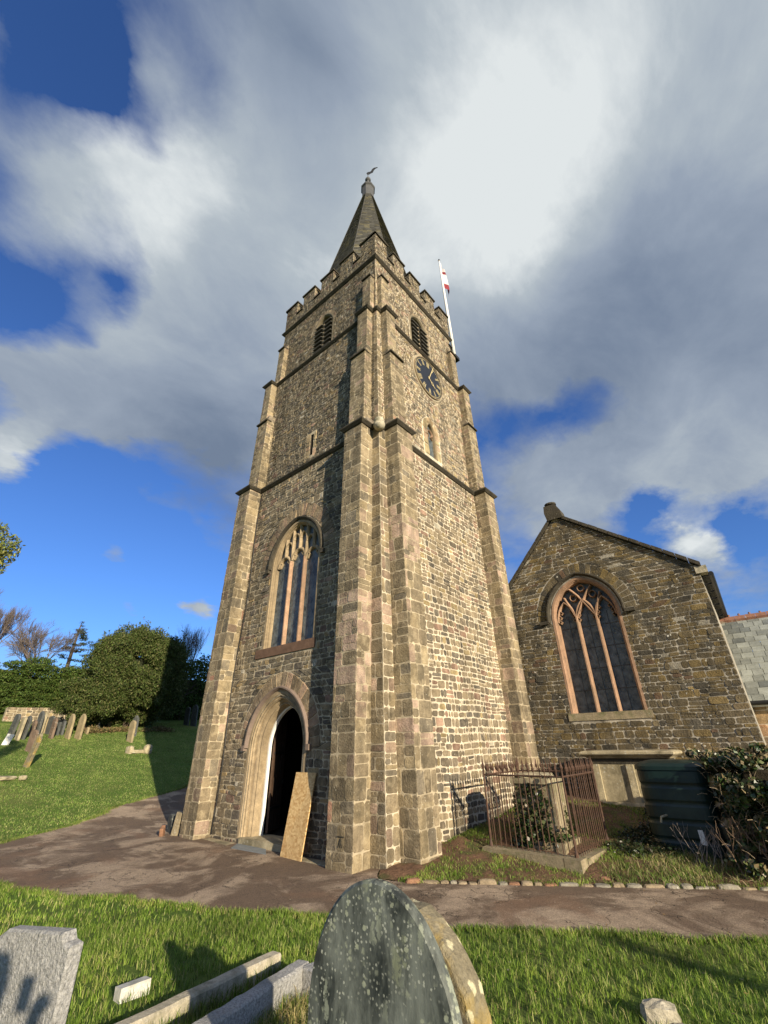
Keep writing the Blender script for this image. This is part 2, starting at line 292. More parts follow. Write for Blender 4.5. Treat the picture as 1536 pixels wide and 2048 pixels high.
M_['soil'] = surf('red_soil', (.15, .085, .05), .95, .4, 4, bump=1., bscale=18, bdist=.05, stain=(.07, .09, .025), stainscale=1.8, stainamt=.9)
def osb():
    mt, nt, N, L, b = newmat('strand_board')
    tc = N.new('ShaderNodeTexCoord').outputs['Generated']; mp = N.new('ShaderNodeMapping'); L.new(tc, mp.inputs[0]); mp.inputs['Scale'].default_value = (9, 1, 28)
    mp.inputs['Rotation'].default_value = (0, .25, 0)
    vo = N.new('ShaderNodeTexVoronoi'); vo.inputs['Scale'].default_value = 1.6; L.new(mp.outputs[0], vo.inputs['Vector'])
    s = N.new('ShaderNodeSeparateColor'); L.new(vo.outputs['Color'], s.inputs[0])
    c = mixc(N, L, s.outputs[0], (.46, .27, .10), (.70, .50, .24)); c = mixc(N, L, mrange(N, L, tnoise(N, L, tc, 3, 4), .55, .75, 0, .5), c, (.33, .17, .06))
    L.new(c, b.inputs['Base Color']); b.inputs['Roughness'].default_value = .7
    bn = N.new('ShaderNodeBump'); bn.inputs['Strength'].default_value = .4; bn.inputs['Distance'].default_value = .004; L.new(s.outputs[1], bn.inputs['Height']); L.new(bn.outputs[0], b.inputs['Normal'])
    return mt
M_['osb'] = osb()

# ------------------------------------------------------------------ mesh helpers
class MB:
    def __init__(s): s.v = []; s.f = []; s.m = []; s.c = []
    def add(s, vs, fs, mat=0, col=(.5, .5, .5)):
        o = len(s.v); s.v.extend(vs); s.c.extend([col]*len(vs))
        for f in fs: s.f.append(tuple(o+i for i in f)); s.m.append(mat)
    def box(s, x0, x1, y0, y1, z0, z1, mat=0, col=(.5, .5, .5), T=None):
        vs = [(x, y, z) for z in (z0, z1) for y in (y0, y1) for x in (x0, x1)]
        if T: vs = [tuple(T(*v)) for v in vs]
        s.add(vs, [(0, 2, 3, 1), (4, 5, 7, 6), (0, 1, 5, 4), (2, 6, 7, 3), (0, 4, 6, 2), (1, 3, 7, 5)], mat, col)
    def tube(s, pts, rad, n=8, mat=0, col=(.5, .5, .5), cap=True):
        if isinstance(rad, (int, float)): rad = [rad]*len(pts)
        pts = [Vector(p) for p in pts]; vs = []; fs = []
        for i, p in enumerate(pts):
            t = (pts[min(i+1, len(pts)-1)]-pts[max(i-1, 0)]).normalized()
            a = t.cross(Vector((0, 0, 1))); a = a.normalized() if a.length > .05 else Vector((1, 0, 0)); b = t.cross(a)
            for k in range(n):
                q = p+(a*math.cos(6.2832*k/n)+b*math.sin(6.2832*k/n))*rad[i]; vs.append(tuple(q))
        for i in range(len(pts)-1):
            for k in range(n): fs.append((i*n+k, i*n+(k+1) % n, (i+1)*n+(k+1) % n, (i+1)*n+k))
        if cap: fs.append(tuple(range(n))[::-1]); fs.append(tuple(range((len(pts)-1)*n, len(pts)*n)))
        s.add(vs, fs, mat, col)
    def prism(s, pts, T, d0, d1, mat=0, col=(.5, .5, .5)):
        """2D outline pts extruded from depth d0 to d1; T(u,v,w)->xyz"""
        n = len(pts); vs = [tuple(T(u, v, d0)) for u, v in pts]+[tuple(T(u, v, d1)) for u, v in pts]
        fs = [tuple(range(n)), tuple(range(2*n-1, n-1, -1))]+[(i, (i+1) % n, n+(i+1) % n, n+i) for i in range(n)]
        s.add(vs, fs, mat, col)
    def build(s, name, mats, parent=None, smooth=False):
        me = bpy.data.meshes.new(name); me.from_pydata([tuple(map(float, v)) for v in s.v], [], s.f); me.update()
        if not isinstance(mats, (list, tuple)): mats = [mats]
        for mm in mats: me.materials.append(mm)
        me.polygons.foreach_set('material_index', s.m)
        ca = me.color_attributes.new('Col', 'FLOAT_COLOR', 'POINT')
        cc = np.ones((len(s.v), 4), np.float32); cc[:, :3] = np.array(s.c, np.float32); ca.data.foreach_set('color', cc.ravel())
        if smooth: me.polygons.foreach_set('use_smooth', [True]*len(s.f))
        o = bpy.data.objects.new(name, me); COL.objects.link(o)
        if parent: adopt(o, parent)
        return o
def adopt(o, parent):
    o.parent = parent
    if parent.type == 'EMPTY' and parent.parent is None: o.matrix_parent_inverse = Matrix.Translation(-Vector(parent.location))
def npmesh(name, V, F4=None, F3=None, C=None, mat=None, parent=None):
    me = bpy.data.meshes.new(name); me.vertices.add(len(V)); me.vertices.foreach_set('co', np.asarray(V, np.float32).ravel())
    loops = []; starts = []; tot = 0
    n4 = 0 if F4 is None else len(F4); n3 = 0 if F3 is None else len(F3)
    la = np.concatenate(([F4.ravel()] if n4 else [])+([F3.ravel()] if n3 else [])).astype(np.int32)
    st = np.concatenate([np.arange(n4)*4, n4*4+np.arange(n3)*3]).astype(np.int32)
    me.loops.add(len(la)); me.loops.foreach_set('vertex_index', la)
    me.polygons.add(n4+n3); me.polygons.foreach_set('loop_start', st); me.update(calc_edges=True)
    if C is not None:
        ca = me.color_attributes.new('Col', 'FLOAT_COLOR', 'POINT'); cc = np.ones((len(V), 4), np.float32); cc[:, :3] = C; ca.data.foreach_set('color', cc.ravel())
    if mat: me.materials.append(mat)
    o = bpy.data.objects.new(name, me); COL.objects.link(o)
    if parent: adopt(o, parent)
    return o
def thing(name, label, cat, loc=(0, 0, 0), group=None):
    o = bpy.data.objects.new(name, None); COL.objects.link(o); o.location = loc; o.empty_display_size = .2
    o['label'] = label; o['category'] = cat
    if group: o['group'] = group
    return o
def tag(o, label, cat, group=None):
    o['label'] = label; o['category'] = cat
    if group: o['group'] = group
    return o

# ------------------------------------------------------------------ masonry
def jit(rng, s): return (rng.random()-.5)*2*s
def add_stone(mb, M, P, gap, h, col, rng, mat=1, ch=.28, j=.006):
    if callable(gap): gap = gap(P[0][1])
    gap *= .6+.9*rng.random()
    n = len(P); cu = sum(p[0] for p in P)/n; cv = sum(p[1] for p in P)/n
    pts = []
    for i in range(n):
        a = P[i-1]; b = P[i]; c = P[(i+1) % n]
        l1 = math.hypot(a[0]-b[0], a[1]-b[1]); l2 = math.hypot(c[0]-b[0], c[1]-b[1])
        if l1 < 1e-4 or l2 < 1e-4: pts.append(b); continue
        k = min(l1, l2)*ch*(.4+rng.random()); k = min(k, .035)
        pts.append((b[0]+(a[0]-b[0])*k/l1, b[1]+(a[1]-b[1])*k/l1)); pts.append((b[0]+(c[0]-b[0])*k/l2, b[1]+(c[1]-b[1])*k/l2))
    def ins(p, g):
        dx = p[0]-cu; dy = p[1]-cv
        return (cu+dx*max(0., 1-g/(abs(dx)+.012)) if abs(dx) > g else cu, cv+dy*max(0., 1-g/(abs(dy)+.012)) if abs(dy) > g else cv)
    m_ = len(pts); g1 = gap; base = [ins((p[0]+jit(rng, j), p[1]+jit(rng, j)), g1) for p in pts]
    b2 = [(cu+(p[0]-cu)*.93, cv+(p[1]-cv)*.90) for p in base]; tx = jit(rng, h*.7); ty = jit(rng, h*.7)
    W = max(.05, max(abs(p[0]-cu) for p in base)); Hh = max(.05, max(abs(p[1]-cv) for p in base))
    vs = [tuple(M(p[0], p[1], -.004)) for p in base]+[tuple(M(p[0], p[1], h+tx*(p[0]-cu)/W+ty*(p[1]-cv)/Hh+jit(rng, h*.12))) for p in b2]
    fs = [(i, (i+1) % m_, m_+(i+1) % m_, m_+i) for i in range(m_)]+[tuple(range(m_, 2*m_))]
    mb.add(vs, fs, mat, col)
def intervals(I0, I1, Im):
    if len(I0) == len(I1): return list(zip(I0, I1))
    return [(a, a) for a in Im]
def masonry(mb, M, vs, iv, wr, gap, h, pal, rng, mat=1, warp=.012, split=.25, j=.006):
    ph = rng.random()*6
    def W(u, v): return v+warp*(math.sin(1.9*u+ph+.8*v)+.6*math.sin(4.3*u+1.7*ph-1.3*v))
    for v0, v1 in zip(vs[:-1], vs[1:]):
        e = min(.01, (v1-v0)*.1); hh = v1-v0
        for (a, b) in intervals(iv(v0+e), iv(v1-e), iv((v0+v1)/2)):
            La = a[1]-a[0]; Lb = b[1]-b[0]; Lm = (La+Lb)/2
            if Lm < .05: continue
            ts = [0.]; run = wr[0]*(.3+rng.random())
            while run < Lm-wr[0]*.6:
                ts.append(run/Lm); run += wr[0]+(wr[1]-wr[0])*rng.random()**1.6
            ts.append(1.)
            for t0, t1 in zip(ts[:-1], ts[1:]):
                k = jit(rng, .012)/Lm
                q = [(a[0]+La*t0, v0), (a[0]+La*t1, v0), (b[0]+Lb*t1, v1), (b[0]+Lb*t0, v1)]
                q = [(x+(0 if (i in (0, 3) and t0 == 0) or (i in (1, 2) and t1 == 1) else jit(rng, .008)), W(x, y)) for i, (x, y) in enumerate(q)]
                wd = Lm*(t1-t0)
                if hh > .14 and wd > .13 and rng.random() < split:
                    s = .4+.2*rng.random(); ml = (q[0][0]*(1-s)+q[3][0]*s, q[0][1]*(1-s)+q[3][1]*s); mr = (q[1][0]*(1-s)+q[2][0]*s, q[1][1]*(1-s)+q[2][1]*s)
                    add_stone(mb, M, [q[0], q[1], mr, ml], gap, h*(.4+rng.random()), pal(rng, q[0][0], v0), rng, mat, j=j)
                    add_stone(mb, M, [ml, mr, q[2], q[3]], gap, h*(.4+rng.random()), pal(rng, q[0][0], v1), rng, mat, j=j)
                else: add_stone(mb, M, q, gap, h*(.4+rng.random()), pal(rng, q[0][0], v0), rng, mat, j=j)
def panel(mb, M, vs, iv, mat=0):
    for v0, v1 in zip(vs[:-1], vs[1:]):
        for (a, b) in intervals(iv(v0+1e-4), iv(v1-1e-4), iv((v0+v1)/2)):
            mb.add([tuple(M(a[0], v0, 0)), tuple(M(a[1], v0, 0)), tuple(M(b[1], v1, 0)), tuple(M(b[0], v1, 0))], [(0, 1, 2, 3)], mat)
def courses(z0, z1, lo, hi, rng):
    out = [z0]
    while out[-1] < z1-lo*1.3: out.append(out[-1]+lo+(hi-lo)*rng.random())
    if z1-out[-1] < lo*.6: out[-1] = z1
    else: out.append(z1)
    return out
class Arch:
    def __init__(s, cx, a, v0, vs, h): s.cx, s.a, s.v0, s.vs, s.h = cx, a, v0, vs, h; s.R = (a*a+h*h)/(2*a)
    def half(s, v, d=0.):
        R = s.R+d; a = s.a+d
        if v < s.v0-(d if d > 0 else 0): return None
        if v <= s.vs: return a
        q = R*R-(v-s.vs)**2
        if q <= 0: return None
        x = math.sqrt(q)-(s.R-s.a); return x if x > 0 else None
    def top(s, d=0.): return s.vs+math.sqrt((s.R+d)**2-(s.R-s.a)**2)
    def path(s, d=0., n=14, jamb=True, v0=None):
        v0 = s.v0 if v0 is None else v0; c = s.R-s.a; R = s.R+d; th = math.acos(-c/R)   # left arc: centre cx+c
        L_ = ([(s.cx-s.a-d, v0)] if jamb else [])
        for i in range(n+1):
            t = math.pi-(math.pi-th)*i/n; L_.append((s.cx+c+R*math.cos(t), s.vs+R*math.sin(t)))
        return L_+[(2*s.cx-x, y) for x, y in L_[::-1][1:]]
def subtract(I, cuts):
    for c in cuts:
        if c is None: continue
        J = []
        for a, b in I:
            if c[1] <= a or c[0] >= b: J.append((a, b)); continue
            if c[0] > a: J.append((a, c[0]))
            if c[1] < b: J.append((c[1], b))
        I = J
    return I
def sweep(mb, M, arch, prof, n=14, jamb=True, v0=None, mat=0, col=(.5, .5, .5)):
    rows = [arch.path(d, n, jamb, v0) for d, w in prof]; k = len(rows[0]); vs = []
    for (d, w), r in zip(prof, rows): vs += [tuple(M(u, v, w)) for u, v in r]
    fs = [(i*k+q, i*k+q+1, (i+1)*k+q+1, (i+1)*k+q) for i in range(len(prof)-1) for q in range(k-1)]
    fs += [tuple(i*k for i in range(len(prof)))[::-1], tuple(i*k+k-1 for i in range(len(prof)))]
    mb.add(vs, fs, mat, col)
def voussoirs(mb, M, arch, d0, d1, n, pal, rng, h=.012, gap=.008, mat=1):
    A = arch.path(d0, n, False); B = arch.path(d1, n, False)
    for i in range(len(A)-1):
        add_stone(mb, M, [A[i], A[i+1], B[i+1], B[i]], gap, h*(.6+rng.random()*.8), pal(rng, A[i][0], A[i][1]), rng, mat, ch=.12, j=.004)
def pick(rng, L_):
    t = sum(w for w, c in L_); r = rng.random()*t
    for w, c in L_:
        r -= w
        if r <= 0: break
    k = (.74+.46*rng.random())*1.12; return (c[0]*k*.98, c[1]*k*.96, c[2]*k*.90)
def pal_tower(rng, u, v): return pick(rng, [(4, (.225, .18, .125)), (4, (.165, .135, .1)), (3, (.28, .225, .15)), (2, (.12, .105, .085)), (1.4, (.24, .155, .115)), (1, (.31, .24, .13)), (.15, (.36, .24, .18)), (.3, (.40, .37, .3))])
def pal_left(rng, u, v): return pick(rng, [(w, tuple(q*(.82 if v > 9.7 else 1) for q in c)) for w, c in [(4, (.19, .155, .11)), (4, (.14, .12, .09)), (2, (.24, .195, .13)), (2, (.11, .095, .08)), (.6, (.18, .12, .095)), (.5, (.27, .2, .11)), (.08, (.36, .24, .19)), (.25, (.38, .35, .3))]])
def pal_dress(rng, u, v):
    pk = 1. if 2 < v < 7.5 else .25
    return pick(rng, [(4, (.23, .185, .125)), (3, (.19, .155, .105)), (3, (.275, .22, .14)), (1.5, (.17, .145, .11)), (1., (.25, .185, .14)), (pk*.8, (.40, .295, .23)), (pk*.08, (.30, .17, .12))])
def pal_pink(rng, u, v): return pick(rng, [(3, (.40, .30, .24)), (2, (.43, .31, .25)), (1, (.3, .24, .17))]) if 2.75 < v < 4.7 and rng.random() < .8 else pal_dress(rng, u, 0)
def pal_pink2(rng, u, v): return pick(rng, [(3, (.38, .28, .22)), (2, (.41, .3, .24))]) if (5.6 < v < 7. or 1.6 < v < 2.2) and rng.random() < .6 else pal_dress(rng, u, 0)
def pal_gable(rng, u, v): return pick(rng, [(4, (.105, .088, .06)), (4, (.125, .103, .068)), (3, (.08, .072, .058)), (1.2, (.18, .135, .065)), (1., (.14, .11, .07)), (.4, (.12, .08, .055)), (.2, (.3, .28, .24))])
def pal_buff(rng, u, v): return pick(rng, [(3, (.42, .33, .2)), (2, (.37, .28, .17)), (1, (.45, .3, .2))])
def pal_vous(rng, u, v): return pick(rng, [(3, (.25, .19, .125)), (2, (.2, .155, .11)), (1, (.3, .21, .15))])

# ------------------------------------------------------------------ church tower
WX, WY = 6.6, 6.3
H1, HM, H2, H3, H4, H5 = 9.75, 12.8, 14.9, 17.15, 18.45, 20.0
def bt(z): return .0137*max(z, -1)+(.08 if z > H1+.01 else 0)+(.234 if z > H2+.01 else 0)
tower = thing('church_tower', 'tall brown rubble stone church tower with battlements, corner buttresses and a slate spire', 'church tower')
ML = lambda u, v, w: (u, bt(v)-w, v)             # door side
MR = lambda u, v, w: (w-bt(v), u, v)             # clock side
ZS = [H1, HM, H2, H3]; BD = [.38, .5, .48, .62]; BW = [.65, .6, .43, .38]; BP = [.44, .31, .26, .2]
door_o = Arch(-3.35, .97, -.5, 1.9, 1.13); door_i = Arch(-3.35, .74, -.5, 1.9, .90)
win_o = Arch(-3.3, 1.0, 4.25, 6.62, 1.16)
bel_l = Arch(-3.33, .52, 15.15, 16.75, .7); bel_r = Arch(3.2, .56, 15.15, 16.75, .7)
lan = Arch(2.95, .23, 10.15, 11.2, .38)
slit = (-3.19, -3.06, 10.2, 11.05)
def cutL(v, d=0.):
    out = []
    for A in (door_o, win_o, bel_l):
        h_ = A.half(v, d); out.append((A.cx-h_, A.cx+h_) if h_ else None)
    if slit[2]-d*.3 <= v <= slit[3]+d*.3: out.append((slit[0]-d*.3, slit[1]+d*.3))
    return out
def cutR(v, d=0.):
    out = []
    for A in (bel_r, lan):
        h_ = A.half(v, d); out.append((A.cx-h_, A.cx+h_) if h_ else None)
    if d > 0:
        r = .93; q = r*r-(v-13.8)**2
        if q > 0: out.append((3.08-math.sqrt(q), 3.08+math.sqrt(q)))
    return out
def vlist(z0, z1, extra):
    s = set([z0, z1]); 
    for a, b, st in extra:
        k = a
        while k < b: s.add(round(k, 3)); k += st
        s.add(b)
    return sorted(x for x in s if z0 <= x <= z1)
rng = random.Random(3)
segs = [(-.5, H1), (H1+.02, H2), (H2+.02, H4)]
fine = [(1.9, door_o.top(), .06), (6.62, win_o.top(), .06), (16.75, 17.5, .05), (11.2, 11.6, .04), (-.5, -.5, 1), (4.25, 4.25, 1), (15.15, 15.15, 1), (10.15, 10.15, 1), (10.2, 10.2, 1), (11.05, 11.05, 1)]
for side in 'LRBN':
    mb = MB()
    for (z0, z1) in segs:
        if side == 'L':
            base = lambda v: [(-WX+bt(v), -bt(v))]; cut = cutL; M = ML
        elif side == 'R':
            base = lambda v: [(bt(v), WY-bt(v))]; cut = cutR; M = MR
        elif side == 'B':
            base = lambda v: [(-WX+bt(v), -bt(v))]; cut = lambda v, d=0: []; M = lambda u, v, w: (u, WY-bt(v)+w, v)
        else:
            base = lambda v: [(bt(v), WY-bt(v))]; cut = lambda v, d=0: []; M = lambda u, v, w: (-WX+bt(v)-w, u, v)
        vs = vlist(z0, z1, fine)
        panel(mb, M, vs, lambda v: subtract(base(v), cut(v)))
        if side in 'LR':
            # the face carries rubble everywhere but in openings, arch rings and behind the buttress roots
            ring = .30 if side == 'L' else .16
            def iv(v):
                I = subtract(base(v), [])
                cs = []
                if side == 'L':
                    for A, d in ((door_o, .14), (win_o, .075), (bel_l, .1)):
                        dd = d
                        if v > A.vs: dd = d+(.42 if A is door_o else .5 if A is win_o else .12)
                        h_ = A.half(v, dd); 
                        if v > A.v0-(.28 if A is win_o else .0) and h_ is None and v < A.v0: h_ = A.a+.15
                        cs.append((A.cx-h_, A.cx+h_) if h_ else None)
                    if 10.1 < v < 11.15: cs.append((-3.42, -2.9))
                else: 
                    for A, d in ((bel_r, .14), (lan, .28)):
                        h_ = A.half(v, d); cs.append((A.cx-h_, A.cx+h_) if h_ else None)
                    r = .95; q = r*r-(v-13.8)**2
                    if q > 0: cs.append((3.08-math.sqrt(q), 3.08+math.sqrt(q)))
                cs += [(-.38, 1.), (-9., -WX+.38)] if side == 'L' else [(-1., .38), (WY-.38, 9.)]
                return subtract(I, cs)
            cst = (lambda v: [(-.385, -bt(v)), (-WX+bt(v), -WX+.385)]) if side == 'L' else (lambda v: [(bt(v), .385), (WY-.385, WY-bt(v))])
            if z0 < H2: masonry(mb, M, courses(z0, z1, .17, .36, rng), cst, (.25, .6), .0045, .007, pal_dress, rng, 1, warp=.004, split=.1, j=.007)
            else: masonry(mb, M, courses(z0, z1, .1, .2, rng), lambda v: [(max(-9, a), b) for a, b in cst(v) if b-a > .04], (.1, .3), .006, .008, pal_tower, rng, 1)
            lo, hi = (.085, .19) if side == 'L' else (.11, .205)
            if z0 > H1: lo, hi = (.07, .15)
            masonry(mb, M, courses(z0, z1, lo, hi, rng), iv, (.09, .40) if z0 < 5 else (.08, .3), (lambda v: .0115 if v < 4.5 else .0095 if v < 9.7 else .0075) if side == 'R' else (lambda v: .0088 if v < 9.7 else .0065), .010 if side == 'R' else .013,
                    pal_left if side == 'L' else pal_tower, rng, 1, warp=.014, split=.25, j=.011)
    if side == 'L':
        voussoirs(mb, ML, door_o, .16, .56, 11, pal_vous, rng, .012)
        voussoirs(mb, ML, win_o, .18, .62, 15, pal_vous, rng, .014)
        voussoirs(mb, ML, bel_l, .03, .22, 7, pal_vous, rng, .01)
        masonry(mb, ML, courses(10.12, 11.15, .25, .4, rng), lambda v: [(-3.41, -3.2), (-3.05, -2.91)], (.3, .4), .008, .01, pal_buff, rng)
        # jamb quoins of the belfry opening
    if side == 'R':
        voussoirs(mb, MR, bel_r, .03, .15, 7, pal_vous, rng, .01); 
        masonry(mb, MR, courses(10.15, 11.2, .3, .5, rng), lambda v: [(2.48, 2.74), (3.16, 3.42)], (.3, .4), .008, .014, lambda r, u, v: pick(r, [(1, (.44, .30, .22)), (1, (.34, .28, .16)), (1, (.4, .29, .2))]), rng)
        voussoirs(mb, MR, lan, .01, .27, 3, lambda r, u, v: pick(r, [(1, (.34, .25, .15)), (1, (.3, .24, .14))]), rng, .014)
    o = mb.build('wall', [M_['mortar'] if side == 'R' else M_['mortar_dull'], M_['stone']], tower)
    if side == 'L': o['label'] = 'door side rubble wall of the tower'
    if side == 'R': o['label'] = 'sunlit clock side wall with pale pointing'
# interior so that the doorway looks into a dark room
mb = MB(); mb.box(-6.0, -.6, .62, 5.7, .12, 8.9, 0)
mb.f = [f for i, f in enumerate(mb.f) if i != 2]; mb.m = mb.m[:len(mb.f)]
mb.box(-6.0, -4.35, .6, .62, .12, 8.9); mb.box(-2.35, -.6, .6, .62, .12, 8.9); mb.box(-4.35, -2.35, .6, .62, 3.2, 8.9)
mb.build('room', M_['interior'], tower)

# buttresses: local frame (origin nominal corner, t along the wall, n outward)
SIDES = {'R': ((0, 0), (0, 1), (1, 0), WY), 'B': ((0, WY), (-1, 0), (0, 1), WX), 'N': ((-WX, WY), (0, -1), (-1, 0), WY), 'L': ((-WX, 0), (1, 0), (0, -1), WX)}
def loc2w(side):
    P0, t, n, L_ = SIDES[side]
    return lambda a, m, z: (P0[0]+t[0]*a+n[0]*(m-bt(z)), P0[1]+t[1]*a+n[1]*(m-bt(z)), z)
def buttress(side, a_start, mirror, detail=True):
    G = loc2w(side); L_ = SIDES[side][3]; mb = MB(); z0 = -.5
    for i in range(4):
        d, w, p = BD[i], BW[i], BP[i]; z1 = ZS[i]
        if not mirror: a0, a1 = d, d+w
        else: a0, a1 = L_-d-w, L_-d
        faces = [(lambda u, v, q, p=p: G(u, p+q, v), (a0, a1)), (lambda u, v, q, a0=a0: G(a0-q, u, v), (-.02, p)), (lambda u, v, q, a1=a1: G(a1+q, u, v), (-.02, p))]
        cs = courses(z0, z1, .16 if i else .2, .30 if i else .42, rng)
        if i >= 1: cs = courses(z0, z1, .11, .2, rng)
        for k, (M, (u0, u1)) in enumerate(faces):
            panel(mb, M, [z0+(.03 if i else 0), z1], lambda v: [(u0, u1)])
            if detail:
                masonry(mb, M, cs, lambda v: [(u0-.006, u1+.006)], (.2, .5) if k == 0 else (.18, .5), .003, .006, (pal_pink if (side == 'L' and mirror) else pal_pink2 if (side == 'R' and not mirror) else pal_dress), rng, 1, warp=.006, split=.3 if i == 0 else .1, j=.008)
        # weathering slope up to the next, slimmer stage
        if i < 3:
            pn, dn, wn = BP[i+1], BD[i+1], BW[i+1]; rise = .3
        else: pn, rise = -.05, .45
        c0, c1 = a0, a1
        mb.add([G(c0, p, z1), G(c1, p, z1), G(c1, pn-.02, z1+rise), G(c0, pn-.02, z1+rise), G(c0, -.05, z1), G(c1, -.05, z1), G(c0, -.05, z1+rise), G(c1, -.05, z1+rise)],
               [(0, 1, 2, 3), (0, 3, 6, 4), (1, 5, 7, 2)], 1, (.2, .165, .12))
        z0 = z1
    o = mb.build('buttress', [M_['mortar_dress'], M_['dress']], tower)
    # thin slate drips on the front of the intermediate and top offsets
    for i in (1, 3):
        cap = MB(); d, w, p = BD[i], BW[i], BP[i]; z1 = ZS[i]; a0, a1 = (d, d+w) if not mirror else (L_-d-w, L_-d)
        T = lambda x, y, z: G(x, y, z)
        cap.box(a0-.025, a1+.025, p-.16, p+.07, z1-.005, z1+.05, 0, T=T)
        cap.build('drip_stone', M_['dark_string'], o)
    return o
for s_ in 'RBNL':
    for mir in (False, True):
        b_ = buttress(s_, 0, mir, detail=(s_ in 'RL' or (s_ == 'N' and mir) or (s_ == 'B' and not mir)))
        if s_ == 'L' and mir:
            b_['label'] = 'near corner buttress on the door side with pink stone repairs'
            # surveyors' cut mark: bar over a broad arrow
            bm = MB(); G = loc2w('L'); 
            T = lambda u, v, w: (u, -.42-.017-w, v)
            bm.box(-.73, -.57, -.009, .001, .505, .517, 0, T=lambda x, y, z: (x, -.44+y-.012, z))
            for dx in (-.05, 0, .05): bm.tube([(-.65, -.4545, .485), (-.65+dx, -.4545, .36)], .006, 4)
            bm.build('cut_mark', M_['dark_string'], b_)
# string courses wrapping walls and buttresses
def outline(z, wb=True, i=0):
    pts = []
    for s_ in 'RBNL':
        P0, t, n, L_ = SIDES[s_]; b = bt(z-.02)
        G = lambda a, m: (P0[0]+t[0]*a+n[0]*(m-b), P0[1]+t[1]*a+n[1]*(m-b))
        pts.append(G(b, 0))
        if wb:
            d, w, p = BD[i], BW[i], BP[i]
            pts += [G(d, 0), G(d, p), G(d+w, p), G(d+w, 0), G(L_-d-w, 0), G(L_-d-w, p), G(L_-d, p), G(L_-d, 0)]
    return pts
def offset(pts, d):
    out = []; n = len(pts)
    for i in range(n):
        a = pts[i-1]; b = pts[i]; c = pts[(i+1) % n]
        e1 = (b[0]-a[0], b[1]-a[1]); e2 = (c[0]-b[0], c[1]-b[1])
        l1 = math.hypot(*e1); l2 = math.hypot(*e2); n1 = (e1[1]/l1, -e1[0]/l1); n2 = (e2[1]/l2, -e2[0]/l2)
        out.append((b[0]+(n1[0]+n2[0])*d if abs(n1[0]+n2[0]) > .1 else b[0], b[1]+(n1[1]+n2[1])*d if abs(n1[1]+n2[1]) > .1 else b[1]))
    return out
def ring(name, pts, prof, mat, parent=tower, col=(.5, .5, .5)):
    mb = MB(); n = len(pts); vs = []
    for d, z in prof: vs += [(x, y, z) for x, y in offset(pts, d)]
    k = len(prof); mb.add(vs, [(i*n+q, i*n+(q+1) % n, ((i+1) % k)*n+(q+1) % n, ((i+1) % k)*n+q) for i in range(k) for q in range(n)], 0, col)
    return mb.build(name, mat, parent)
ring('string_course', outline(H1, True, 0), [(-.06, H1-.07), (.04, H1-.07), (.11, H1+.0), (.11, H1+.04), (-.06, H1+.17)], M_['dark_string'])
ring('string_course', outline(H2, True, 2), [(-.06, H2-.06), (.04, H2-.06), (.10, H2+.0), (.10, H2+.035), (-.06, H2+.15)], M_['dark_string'])
ring('string_course', outline(H4, False), [(-.06, H4-.08), (.04, H4-.08), (.12, H4+.0), (.12, H4+.04), (.0, H4+.15)], M_['dark_string'])
# parapet with five merlons on each side
par = MB(); bz = bt(H4); x0, x1, y0, y1 = -WX+bz-.02, -bz+.02, bz-.02, WY-bz+.02; TH = .38; ZC = 19.2
cops = []
def wallrun(T, L_, face):
    nm = 5; gapw = .42; mw = (L_-gapw*(nm-1))/nm
    def iv(v): 
        return [(0, L_)] if v < ZC else [(i*(mw+gapw), i*(mw+gapw)+mw) for i in range(nm)]
    Mf = lambda u, v, w: T(u, -w, v)
    for v0, v1 in ((H4+.1, ZC), (ZC, H5)):
        for a, b in iv((v0+v1)/2): par.box(a, b, 0, TH, v0, v1, 0, T=T)
        if face: masonry(par, Mf, courses(v0, v1, .09, .17, rng), iv, (.1, .34), .008, .012, pal_left, rng)
    for i in range(nm):
        a = i*(mw+gapw); cop = MB(); cops.append(cop); cop.box(a-.05, a+mw+.05, -.07, TH+.07, H5, H5+.07, 0, T=T)
        if i < nm-1: cop = MB(); cops.append(cop); cop.box(a+mw+.0, a+mw+gapw-.0, -.06, TH+.05, ZC, ZC+.06, 0, T=T)
        if face:
            for sgn, ue in ((1, a+mw), (-1, a)): masonry(par, (lambda u, v, w, ue=ue, sgn=sgn: T(ue+sgn*w, u, v)), courses(ZC+.06, H5, .1, .18, rng), lambda v: [(0, TH)], (.12, .3), .008, .01, pal_left, rng)
wallrun(lambda a, d, z: (x0+a, y0+d, z), x1-x0, True)
wallrun(lambda a, d, z: (x1-d, y0+a+TH+.001, z), y1-y0-2*TH-.002, False) if False else None
wallrun(lambda a, d, z: (x1+.003-d, y0+a, z), y1-y0, True)
wallrun(lambda a, d, z: (x0+a, y1-.003-d, z), x1-x0, False)
wallrun(lambda a, d, z: (x0-.003+d, y0+a, z), y1-y0, False)
p_ = par.build('parapet', [M_['mortar_dull'], M_['stone']], tower); [c.build('coping', M_['dark_string'], p_) for c in cops]
